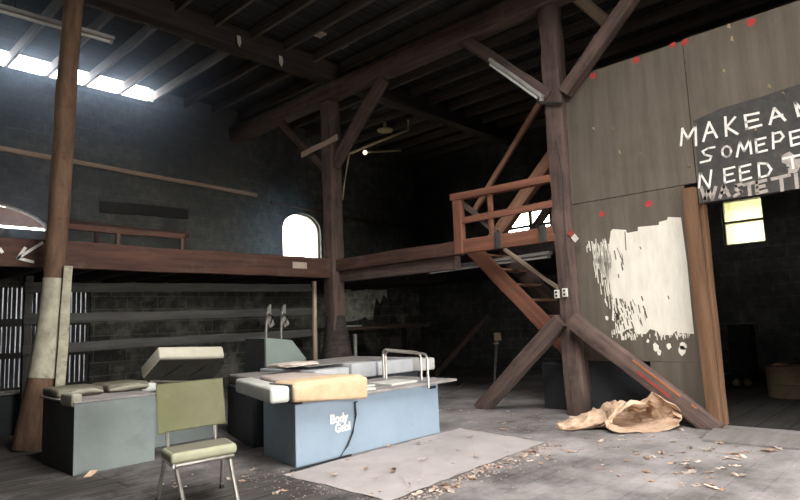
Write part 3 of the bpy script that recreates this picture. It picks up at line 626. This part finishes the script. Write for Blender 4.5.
for x0, x1, y0, y1 in ((4.12, 4.35, 4.48, 4.85), (4.3, 4.6, 4.75, 5.1), (4.62, 5.05, 4.55, 4.9)):
    b.box(x0, x1, y0, y1, .586, .60+random.uniform(0, .015), .004, 1, rot=Matrix.Rotation(random.uniform(-.3, .3), 3, 'Z'))
tag(b.build('paper_sheets', 'vinyl_white', T1))
# lettering on the front
def letters(txt, x, z, size, parent, y):
    cu = bpy.data.curves.new('lettering', 'FONT'); cu.body = txt; cu.size = size; cu.extrude = .001; cu.offset = size*.045; cu.space_character = .92; cu.resolution_u = 4
    cu.materials.append(M['chalk']); t_ = bpy.data.objects.new('lettering_curve', cu); me = bpy.data.meshes.new_from_object(t_); me.name = 'lettering'
    if not me.materials: me.materials.append(M['chalk'])
    o = bpy.data.objects.new('lettering', me); C.objects.link(o); bpy.data.objects.remove(t_); o.parent = parent
    o.location = Vector((x, y, z))-parent.location; o.rotation_euler = (PI/2, 0, 0); o['label'] = 'white lettering reading '+txt; return o
pB = at(330, 424, 1, 4.498); pG = at(335, 432, 1, 4.498)
letters('Body', pB.x, pB.z, .115, T1, 4.4975); letters('Geol', pG.x, pG.z-.005, .105, T1, 4.4975)
cord = [at(px, py, 1, 4.48) for px, py in ((355, 402), (356, 415), (353, 432), (348, 445), (340, 457))]
cord = [Vector((cord[0].x, 4.45, .50))]+cord+[Vector((3.95, 4.46, .012)), Vector((3.6, 4.44, .012)), Vector((3.22, 4.43, .012))]
b = MB(); b.tube(cord, .009, 6); tag(b.build('power_cord', 'black', origin=(4, 4.45, 0)), 'black power cord hanging down the blue table front', 'cord')

# pale padded table behind the blue one
T2 = empty('padded_bench', (5.3, 5.95, 0), 'pale padded bench right behind the blue table', 'bench')
b = MB(); b.prism([Vector(p) for p in ((3.60, 5.62, 0), (6.30, 5.66, 0), (6.30, 6.70, 0), (3.95, 6.70, 0))], (0, 0, .58), .006, 1); b.build('body', 'dark_board', T2)
xs = [3.72, 4.42, 4.99, 5.45, 6.16]
for i, (a, c) in enumerate(zip(xs, xs[1:])):
    z0, z1 = .585, (.70, .735, .775, .765)[i]
    pad('seat_pad', [(a+.02, 5.60), (c-.02, 5.60), (c-.02, 6.75), (a+.02+(.25 if i == 0 else 0), 6.75)], z0, z1-z0, 'pad_blue' if i else 'steel_dusty', T2, .02, 3)
pad('bolster', [(6.17, 5.52), (6.50, 5.52), (6.50, 6.3), (6.17, 6.3)], .585, .165, 'vinyl_white', T2, .02, 3)
b = MB(); b.prism([Vector(p) for p in ((4.45, 5.75, .772), (6.0, 5.78, .782), (6.05, 6.72, .782), (4.5, 6.72, .772))], (0, 0, .006)); o = b.build('dust_cover', 'steel_dusty', T2)
b = MB()
for k, (ang, z) in enumerate(((.1, .742), (-.15, .754), (.25, .766))): b.box(4.42-.26, 4.42+.26, 6.0-.17, 6.0+.17, z+.045, z+.055, rot=Matrix.Rotation(ang, 3, 'Z'))
tag(b.build('paper_stack', 'leaf_pale', origin=(4.5, 6.0, .74)), 'loose stack of dusty papers on the pale padded bench', 'papers')
# machine head end behind
T3 = empty('machine_cabinet', (4.4, 7.3, 0), 'grey green slope-sided cabinet behind the pale bench', 'cabinet')
pf = [at(*p, 1, 7.05) for p in ((266, 364), (266, 338), (292, 340), (306, 358))]
zz = 0.0
b = MB(); b.prism([Vector((pf[0].x, 7.05, 0)), pf[1], pf[2], pf[3], Vector((pf[3].x, 7.05, 0))], (0, .5, 0), .004, 1); b.build('body', 'greengrey', T3)
q = at(248, 338, 1, 7.2); b = MB(); b.prism([Vector((pf[0].x-.015, 7.06, 0)), Vector((pf[0].x-.004, 7.06, 0)), Vector((pf[0].x-.004, 7.06, pf[1].z-.005)), Vector((pf[0].x-.015, 7.06, pf[1].z-.005))], (0, .48, 0)); b.build('side_panel', 'darkside', T3)
for x0, lb in ((at(266, 330, 1, 7.8).x, 'white clamp arm rising behind the grey green cabinet, nearer the chair'), (at(281, 330, 1, 7.8).x, 'white clamp arm rising behind the grey green cabinet, nearer the loft post')):
    t = empty('clamp_arm', (x0, 7.8, 0), lb, 'clamp')
    b = MB(); b.tube([(x0, 7.8, 0), (x0, 7.8, 1.2), (x0+.03, 7.8, 1.50)], .02, 8); b.build('arm', 'pale_metal', t)
    b = MB(); b.prism([Vector((x0+.02, 7.78, 1.55)), Vector((x0+.09, 7.78, 1.62)), Vector((x0+.09, 7.78, 1.42)), Vector((x0+.16, 7.78, 1.30)), Vector((x0+.06, 7.78, 1.24)), Vector((x0+.02, 7.78, 1.36))], (0, .05, 0), .008, 1); b.build('jaw', 'pale_metal', t)
    b = MB(); b.tube([(x0-.04, 7.76, 1.38), (x0+.02, 7.74, 1.46), (x0+.10, 7.76, 1.42), (x0+.05, 7.75, 1.32)], .014, 6); b.build('spring', 'iron', t)

# left grey cabinet with torn pads
T4 = empty('exercise_table', (2.4, 6.7, 0), 'grey padded table with shaded side next to the log pole', 'table')
b = MB(); b.box(1.985, 2.72, 6.0, 6.9, 0, .625, .006, 1); b.build('body', 'darkside', T4)  # shade on the table's side is put into the dark body colour
b = MB(); b.box(1.98, 2.725, 5.985, 5.999, 0.0, .632, .003, 1); b.build('front_panel', 'greyblue', T4)
b = MB(); b.box(1.97, 2.74, 5.98, 6.95, .633, .65, .003, 1); b.build('tabletop', 'steel_dusty', T4)
pad('torn_pad', [(1.99, 6.50), (2.42, 6.48), (2.44, 7.0), (2.0, 7.0)], .65, .085, 'vinyl_olive', T4, .03, 3)
pad('torn_pad', [(2.46, 6.50), (2.90, 6.52), (2.90, 7.0), (2.47, 7.0)], .65, .085, 'vinyl_olive', T4, .03, 3)
b = MB(); b.box(1.955, 2.05, 5.99, 6.3, .60, .72, .025, 4); b.build('arm_pad', 'vinyl_dull', T4)
b = MB(); b.tube([(2.06, 6.46, .685), (2.16, 6.42, .70), (2.28, 6.41, .705), (2.40, 6.46, .68)], [.012, .026, .022, .010], 8); b.build('torn_edge', 'vinyl_dull', T4)
b = MB(); b.tube([(2.47, 6.47, .68), (2.58, 6.43, .69), (2.74, 6.44, .70), (2.88, 6.49, .685)], [.010, .024, .026, .012], 8); b.build('torn_edge', 'vinyl_dull', T4)
# second table behind the chair, with raised cushion
T5 = empty('exercise_table', (3.5, 7.2, 0), 'grey blue table behind the green chair with raised cushion', 'table')
b = MB(); b.box(2.98, 3.76, 6.6, 7.6, 0, .56, .006, 1); b.build('body', 'greyblue', T5)
b = MB(); b.box(2.97, 3.80, 6.56, 7.62, .562, .60, .004, 1); b.build('tabletop', 'darkside', T5)
b = MB(); b.box(2.86, 3.04, 6.62, 7.1, .602, .70, .03, 3); b.build('arm_pad', 'vinyl_white', T5)
# raised cushion: hinged slab leaning back, underside toward the chair
def slab(pl, m, nm, parent):
    b = MB(); vs = [b.bm.verts.new(p) for p in pl]
    for f in ((0, 1, 2, 3), (7, 6, 5, 4), (0, 4, 5, 1), (1, 5, 6, 2), (2, 6, 7, 3), (3, 7, 4, 0)): b.bm.faces.new([vs[i] for i in f])
    bmesh.ops.recalc_face_normals(b.bm, faces=b.bm.faces)
    bmesh.ops.bevel(b.bm, geom=list(b.bm.edges), offset=.022, segments=3, affect='EDGES', profile=.5)
    return b.build(nm, m, parent)
f0, f1 = at(160, 358, 1, 6.45), at(225, 356.5, 1, 6.45); b0, b1 = at(142, 379, 1, 6.75), at(212, 380, 1, 6.75)
th = Vector((0, .05, .125))
slab([b0, b1, f1, f0, b0+th, b1+th, f1+th, f0+th], 'vinyl_cream', 'raised_cushion', T5)
off = Vector((0, -.012, -.010)); nrm = (f0-b0).cross(b1-b0).normalized()
e = .03
iA, iB, iC, iD = b0+(b1-b0)*.02, b1-(b1-b0)*.02, f1-(f1-f0)*.02+(b1-f1)*.06, f0+(f1-f0)*.02+(b0-f0)*.06
if nrm.y > 0: nrm = -nrm
b = MB(); b.prism([iA+nrm*.002, iB+nrm*.002, iC+nrm*.002, iD+nrm*.002], nrm*.012); b.build('cushion_board', 'pad_back', T5)
b = MB(); b.tube([b0+nrm*.03+(b1-b0)*.1, b0+nrm*.03+(b1-b0)*.9], .014, 8); b.build('hinge_bar', 'chrome', T5)
for t in (.25, .6):
    b = MB(); b.tube([b0+(b1-b0)*t+(f0-b0)*.2+nrm*.02, b0+(b1-b0)*(t+.12)+(f0-b0)*.8+nrm*.02], .007, 6)
    b.build('support_wire', 'iron', T5)
pad('side_cushion', [(3.5, 6.95), (3.78, 6.95), (3.78, 7.6), (3.5, 7.6)], .60, .10, 'vinyl_olive', T5, .03, 3)
# ------------------------------------------------------------------ green kitchen chair
ch = empty('kitchen_chair', (2.37, 4.35, 0), 'olive green vinyl kitchen chair with tubular chrome legs', 'chair')
cx0, cx1 = 2.02, 2.58
SP = [Vector((1.93, 4.0, .36)), Vector((2.41, 3.96, .36)), Vector((2.60, 4.42, .325)), Vector((2.06, 4.43, .33))]
b = MB(); b.prism(SP, (0, 0, .072), .026, 4); b.build('seat', 'chair_seat', ch)
cc = sum(SP, Vector())/4
b = MB(); b.prism([cc+(p-cc)*.88+Vector((0, 0, .069)) for p in SP], (0, 0, .006), .002, 1); o = b.build('seat_dust', 'seat_dust', ch); o['label'] = 'dust layer greying the seat'
b = MB(); n = 10
rows = []
for j in range(6):
    row = []
    for i in range(n+1):
        u = i/n; v = j/5; bow = .03*(2*u-1)**2
        row.append(b.bm.verts.new((cx0+.03+(cx1-cx0)*u, 4.46+.05*v-bow+.02, .50+.362*v)))
    rows.append(row)
for j in range(5):
    for i in range(n): b.bm.faces.new((rows[j][i], rows[j][i+1], rows[j+1][i+1], rows[j+1][i]))
bmesh.ops.solidify(b.bm, geom=list(b.bm.faces), thickness=.035)
o = b.build('backrest', 'chair_green', ch)
bv = o.modifiers.new('bevel', 'BEVEL'); bv.width = .01; bv.segments = 3; bv.limit_method = 'ANGLE'
for x in (cx0+.12, cx1-.05):
    b = MB(); b.tube([(x, 4.42, .315), (x, 4.48, .37), (x, 4.50, .53)], .014, 8); b.build('back_support', 'chrome', ch)
b = MB(); b.tube([(1.97, 4.02, .345), (2.39, 3.99, .345), (2.57, 4.42, .31), (2.09, 4.42, .315), (1.97, 4.02, .345)], .015, 8); b.build('seat_frame', 'chrome', ch)
for (xa, ya), (xb, yb) in (((1.985, 4.03), (2.03, 3.97)), ((2.375, 4.0), (2.41, 3.95)), ((2.085, 4.42), (2.09, 4.53)), ((2.56, 4.42), (2.585, 4.48))):
    b = MB(); b.tube([(xa, ya, .325), (xa+(xb-xa)*.15, ya+(yb-ya)*.1, .28), (xb, yb, .012)], .0155, 8); lg = b.build('leg', 'chrome', ch)
    b = MB(); b.tube([(xb, yb, 0), (xb, yb, .03)], .019, 8); b.build('foot_cap', 'black', lg, origin=ch.location)

# ------------------------------------------------------------------ things on the floor
sh = [Vector((3.13, 4.40, 0)), Vector((5.66, 4.47, 0)), Vector((5.47, 3.25, 0)), Vector((3.1, 3.13, 0))]
b = MB(); nx, ny = 26, 14; V = []
for j in range(ny+1):
    row = []
    for i in range(nx+1):
        u, v = i/nx, j/ny; p = (sh[0]*(1-u)+sh[1]*u)*(1-v)+(sh[3]*(1-u)+sh[2]*u)*v
        ed = .012 if j in (0, ny) or i in (0, nx) else 0
        p = p+Vector((random.uniform(-ed, ed), random.uniform(-ed, ed), .008+.006*noise.noise(p*1.7)+.004*noise.noise(p*5)))
        row.append(b.bm.verts.new(p))
    V.append(row)
for j in range(ny):
    for i in range(nx): b.bm.faces.new((V[j][i], V[j][i+1], V[j+1][i+1], V[j+1][i]))
bmesh.ops.solidify(b.bm, geom=list(b.bm.faces), thickness=-.012)
mz = min(v.co.z for v in b.bm.verts)
bmesh.ops.translate(b.bm, vec=(0, 0, .001-mz), verts=b.bm.verts)
tag(b.build('floor_sheet', 'sheet', origin=(4.4, 3.8, 0)), 'large pale sheet lying on floor before the blue table', 'sheet')
b = MB(); b.prism([Vector((6.30, 2.02, .001)), Vector((6.95, 2.10, .001)), Vector((7.08, .2, .001)), Vector((6.40, .2, .001))], (0, 0, .022), .003, 1)
tag(b.build('floor_board', 'board_grey', origin=(6.7, 1.1, 0)), 'grey threshold board on floor at the dark doorway', 'board')
# crumpled paper sack
def sack():
    """a crumpled sack lying with its open mouth toward the room"""
    b = MB(); nt_, na = 22, 30; rings = []
    c = Vector((6.58, 2.99, 0)); ux = Vector((.66, -.75, 0)); uy = Vector((.75, .66, 0))
    A, B_, D = c-ux*.62-uy*.05, c+ux*.12+uy*.42, c+ux*.24-uy*.20
    for i in range(nt_+1):
        t = i/nt_; p = A*(1-t)**2+B_*2*t*(1-t)+D*t*t
        tg = ((B_-A)*2*(1-t)+(D-B_)*2*t).normalized(); lat = Vector((tg.y, -tg.x, 0))
        if lat.dot(ux) < 0: lat = -lat
        w = .08+.25*math.sin(min(1, t*1.35)*PI/2)**.8; h = .03+.25*math.sin(min(1, t*1.15)*PI/2)**1.2
        ring = []
        for k in range(na):
            a = 2*PI*k/na; sa, ca = math.sin(a), math.cos(a)
            q = Vector((math.cos(a)*2.2+t*3, math.sin(a)*2.2, t*5))
            cr = .11*(abs(noise.noise(q*1.6))-.25)+.09*(abs(noise.noise(q*3.4))-.2)+.04*noise.noise(q*6)
            x = ca*(w+cr*.8); z = h*(.5+.5*sa)*(1-.25*abs(ca))+cr*.55*max(0, sa+.4)
            f = 0
            if t > .8:                                   # the torn lip: long below, flared on the right, short on top
                e = (t-.8)/.2; f = e*(.16*max(0, -sa)+.05*noise.noise(q*2)-.10*max(0, sa))
                if ca > .5: x += .10*e*(ca-.5)*2; z += .12*e*max(0, sa+.3)
                if ca < -.6: x -= .12*e; z *= 1-.5*e
            v = p+lat*x+tg*f; ring.append(b.bm.verts.new((v.x, v.y, max(.004, z))))
        rings.append(ring)
    for R0, R1 in zip(rings, rings[1:]):
        for k in range(na):
            q = (R0[k], R0[(k+1) % na], R1[(k+1) % na], R1[k])
            if random.random() < .5: b.bm.faces.new((q[0], q[1], q[2])); b.bm.faces.new((q[0], q[2], q[3]))
            else: b.bm.faces.new((q[0], q[1], q[3])); b.bm.faces.new((q[1], q[2], q[3]))
    b.bm.faces.new(rings[0])
    bmesh.ops.recalc_face_normals(b.bm, faces=b.bm.faces)
    mz = min(v.co.z for v in b.bm.verts); bmesh.ops.translate(b.bm, vec=(0, 0, .008-mz), verts=b.bm.verts)
    return b
o = sack().build('paper_sack', 'paper', origin=(6.62, 2.98, 0), smooth=False); sm = o.modifiers.new('thickness', 'SOLIDIFY'); sm.thickness = .006; sm.offset = 0; tag(o, 'crumpled brown paper sack at the foot of the big post', 'sack')
# dead leaves
def leaf_mesh(nm, m, seed, s):
    r = random.Random(seed); b = MB(); n = 9; ring = []
    c = b.bm.verts.new((0, 0, s*.25))
    for k in range(n):
        a = 2*PI*k/n; rr = s*r.uniform(.55, 1.15)*(1.25 if abs(math.cos(a)) > .7 else .75)
        ring.append(b.bm.verts.new((math.cos(a)*rr, math.sin(a)*rr, s*r.uniform(.05, .5))))
    for k in range(n): b.bm.faces.new((c, ring[k], ring[(k+1) % n]))
    bmesh.ops.solidify(b.bm, geom=list(b.bm.faces), thickness=.0015)
    mz = min(v.co.z for v in b.bm.verts); bmesh.ops.translate(b.bm, vec=(0, 0, -mz), verts=b.bm.verts)
    me = bpy.data.meshes.new(nm); b.bm.to_mesh(me); b.bm.free(); me.materials.append(M[m]); return me
lm = [leaf_mesh('dead_leaf', ('leaf', 'leaf_pale')[k % 2], k, .030+.007*(k % 3)) for k in range(6)]
rl_ = random.Random(11)
def leaves(n, fn, z, label, group):
    for k in range(n):
        x, y = fn(); o = bpy.data.objects.new('dead_leaf', rl_.choice(lm)); C.objects.link(o)
        s = rl_.uniform(.4, 1.15); o.location = (x, y, z); o.rotation_euler = (0, 0, rl_.uniform(0, 6.28)); o.scale = (s, s, s*.9)
        tag(o, label, 'leaf', group)
def lerp2(a, c, t): return a+(c-a)*t
def on_sheet():
    u, v = rl_.random(), rl_.random(); p = (sh[0]*(1-u)+sh[1]*u)*(1-v)+(sh[3]*(1-u)+sh[2]*u)*v; return p.x, p.y
def on_edge():
    t = rl_.random(); p = sh[3]*(1-t)+sh[2]*t; return p.x+rl_.gauss(0, .05), p.y-.05-abs(rl_.gauss(0, .09))
leaves(26, on_sheet, .024, 'curled dead leaf lying on the pale floor sheet', 'leaves on the pale sheet')
leaves(70, on_edge, .002, 'dead leaf along the near edge of the pale floor sheet', 'leaves along the sheet edge')
leaves(120, lambda: (rl_.uniform(4.6, 6.9), rl_.uniform(1.3, 3.0)), .002, 'dead leaf scattered on boards before the paper sack', 'leaves before the sack')
leaves(26, lambda: (rl_.uniform(2.2, 3.2), rl_.uniform(3.6, 5.6)), .002, 'dead leaf scattered on dark boards round the green chair', 'leaves round the chair')
leaves(20, lambda: (rl_.uniform(5.8, 7.2), rl_.uniform(3.4, 5.6)), .002, 'dead leaf on the dusty floor beyond the pale sheet', 'leaves beyond the sheet')
# uncountable crumbs
b = MB(); rq = random.Random(5)
def crumb(x, y, s):
    a = rq.uniform(0, 6.28); P = [Vector((x+math.cos(a+k*2.1)*s*rq.uniform(.6, 1.3), y+math.sin(a+k*2.1)*s*rq.uniform(.6, 1.3), .001)) for k in range(3)]
    t = b.bm.verts.new((x, y, s*.7)); vs = [b.bm.verts.new(p) for p in P]
    for k in range(3): b.bm.faces.new((vs[k], vs[(k+1) % 3], t))
for k in range(500): t = rq.random(); p = sh[3]*(1-t)+sh[2]*t; crumb(p.x+rq.gauss(0, .12), p.y-.03-abs(rq.gauss(0, .12)), rq.uniform(.004, .018))
for k in range(420): crumb(rq.uniform(3.6, 6.7), rq.uniform(.8, 3.2), rq.uniform(.003, .011))
for k in range(350): crumb(rq.uniform(2.75, 3.2), rq.uniform(3.2, 6.0), rq.uniform(.003, .010))
for k in range(350): crumb(rq.uniform(5.75, 6.8), rq.uniform(3.4, 5.4), rq.uniform(.004, .012))
tag(b.build('floor_litter', 'litter', smooth=False), 'fine crumbs and grit strewn over the floorboards', 'litter', kind='stuff')
# cardboard-looking scrap near the grey cabinet
p = at(90, 476, 2, 0); b = MB(); b.prism([p+Vector((-.06, -.02, .002)), p+Vector((.0, -.035, .002)), p+Vector((.07, .0, .035)), p+Vector((.01, .02, .04))], (0, 0, .006)); tag(b.build('paper_scrap', 'paper', origin=p), 'folded tan paper scrap at foot of grey table', 'scrap')
# dark trough by the slatted door
b = MB(); b.box(1.3, 2.45, 9.15, 9.75, 0, .52, .01, 1); t0 = tag(b.build('dark_crate', 'dark_board', origin=(1.9, 9.4, 0)), 'dark blue-black crate before the slatted door', 'crate')
b = MB(); b.prism([Vector((1.5, 9.1, .524)), Vector((2.42, 9.12, .524)), Vector((2.62, 9.3, .524)), Vector((2.3, 9.6, .524)), Vector((1.5, 9.6, .524))], (0, 0, .02)); tag(b.build('white_board', 'pale_metal', origin=(2, 9.4, .53)), 'whitish flat board lying on the dark crate', 'board')
# workbench behind the loft corner post
wb = empty('workbench', (9.8, 10.2, 0), 'dark low workbench at the block wall behind corner post', 'bench')
b = MB(); b.box(8.3, 11.3, 9.7, 10.6, 1.13, 1.2, .004, 1); b.build('bench_top', 'timber', wb)
for x, y in ((8.4, 9.8), (11.2, 9.8), (8.4, 10.5), (11.2, 10.5)): timber('leg', (x, y, 0), (x, y, 1.13), .1, .1, 'timber_black', parent=wb, up=(0, 1, 0))
b = MB(); b.box(8.55, 9.0, 9.68, 9.95, 1.202, 1.24, .004, 1); tag(b.build('white_tray', 'vinyl_white', origin=(8.8, 9.8, 1.2)), 'white flat tray on the dark workbench end', 'tray')
pa, pb = at(355, 334, 1, 9.5), at(355, 357, 1, 9.5)
b = MB(); b.tube([(pa.x, 9.5, 0), (pa.x, 9.5, pa.z)], .04, 8); tag(b.build('white_pipe', 'vinyl_white', origin=(pa.x, 9.5, 0)), 'short upright white pipe beside the loft corner post', 'pipe')
b = MB(); b.box(9.35, 9.75, 9.2, 9.5, 0, .95, .01, 1); tag(b.build('wooden_box', 'timber_black', origin=(9.5, 9.3, 0)), 'dim dark brown box under the workbench edge', 'box')
timber('leaning_board', (10.2, 8.7, 0.07), (11.9, 8.4, 1.35), .06, .14, 'timber', 'grey board leaning in the dark below the landing', 'board')
sk = empty('iron_stake', (9.0, 6.3, 0), 'thin pale iron stake standing below the stairs', 'stake')
b = MB(); b.tube([(9.0, 6.3, 0), (9.22, 6.32, .95)], [.018, .03], 8); b.build('shaft', 'pale_metal', sk)
b = MB(); b.box(9.17, 9.30, 6.28, 6.36, .86, 1.0, .01, 1); b.box(9.08, 9.2, 6.27, 6.31, .80, .83); b.build('head', 'cream_pipe', sk)
# hose curve on the floor
b = MB(); b.tube([at(px, py, 2, .015) for px, py in ((441, 394), (448, 393), (458, 388), (465, 382))], .012, 6); tag(b.build('hose', 'pale_metal', origin=(6.5, 6.2, 0)), 'thin grey hose curving on floor beyond blue table', 'hose')
# dark room
bk = empty('drum', (9.9, 1.95, 0), 'squat rusty tan drum in the dark back room', 'drum')
b = MB(); b.lathe([(.24, 0), (.26, .02), (.265, .2), (.275, .21), (.265, .22), (.27, .42), (.28, .44), (.25, .44), (.24, .1)], (9.9, 1.95, 0), 24); b.build('drum_body', 'bucket', bk)
b = MB(); b.box(9.72, 9.98, 1.95, 2.1, .45, .475, .004, 1); b.build('rim_scrap', 'orange_wood', bk)
for (px, py), lb in (((737, 383), 'small round jar on back room floor, nearer the doorway jamb'), ((748, 383), 'small round jar on back room floor, nearer the drum')):
    p = at(px, py, 2, 0.05); b = MB(); b.lathe([(.04, -.05), (.065, -.02), (.065, .02), (.03, .05), (.03, .07)], p, 14); tag(b.build('jar', 'cream_pipe', origin=p), lb, 'jar')
b = MB(); p = at(744, 360, 2, 0); b.box(11.6, 11.9, p.y*11.75/p.x-.18, p.y*11.75/p.x+.18, 0, 1.0, .01, 1); tag(b.build('block_pier', 'block_y', origin=(11.75, 3, 0)), 'dusty grey block pier standing in the back room', 'pier')

hz = bpy.data.materials.new('glare_haze'); hz.use_nodes = True
nt = hz.node_tree; nt.nodes.remove(nt.nodes['Principled BSDF'])
vsn = nt.nodes.new('ShaderNodeVolumeScatter'); vsn.inputs['Density'].default_value = .045; vsn.inputs['Anisotropy'].default_value = .8; vsn.inputs['Color'].default_value = (.50, .70, 1, 1)
nt.links.new(vsn.outputs[0], nt.nodes['Material Output'].inputs['Volume'])
b = MB(); b.box(-1, 7.0, 8.7, 11.79, 2.5, 6.24)  # added haze volume, stands in for glare round the eave gap
tag(b.build('glare_haze', hz, smooth=False), 'added thin haze for the glare under the bright eave gap', 'haze', kind='stuff')
# ------------------------------------------------------------------ daylight
wd_ = bpy.data.worlds.new('overcast'); SC.world = wd_; wd_.use_nodes = True
bg = wd_.node_tree.nodes['Background']; bg.inputs[0].default_value = (1.0, .97, .925, 1); bg.inputs[1].default_value = 20.0
def portal(loc, rot, sx, sy):
    l = bpy.data.lights.new('opening_portal', 'AREA'); l.shape = 'RECTANGLE'; l.size = sx; l.size_y = sy; l.cycles.is_portal = True
    o = bpy.data.objects.new('opening_portal', l); C.objects.link(o); o.location = loc; o.rotation_euler = rot
portal(((DOOR[0]+DOOR[1])/2, -4.15, DOOR[3]/2), (PI/2, 0, 0), DOOR[1]-DOOR[0], DOOR[3])          # yard door behind the viewer
portal(((SK[0]+SK[1])/2, (SK[2]+SK[3])/2, ZR+.15), (0, 0, 0), SK[1]-SK[0], SK[3]-SK[2])
portal((.5, YL+.1, 6.08), (-PI/2, 0, 0), 9.4, .36)                                   # eave gap
portal((9.05, YL+.2, 3.4), (-PI/2, 0, 0), 1.2, 1.4)
portal((2.87, YL+.2, 1.2), (-PI/2, 0, 0), 2.6, 1.85)
vs = SC.view_settings; SC.display_settings.display_device = 'sRGB'; vs.view_transform = 'Standard'; vs.look = 'None'; vs.gamma = 1; vs.exposure = 0.1; vs.use_curve_mapping = False
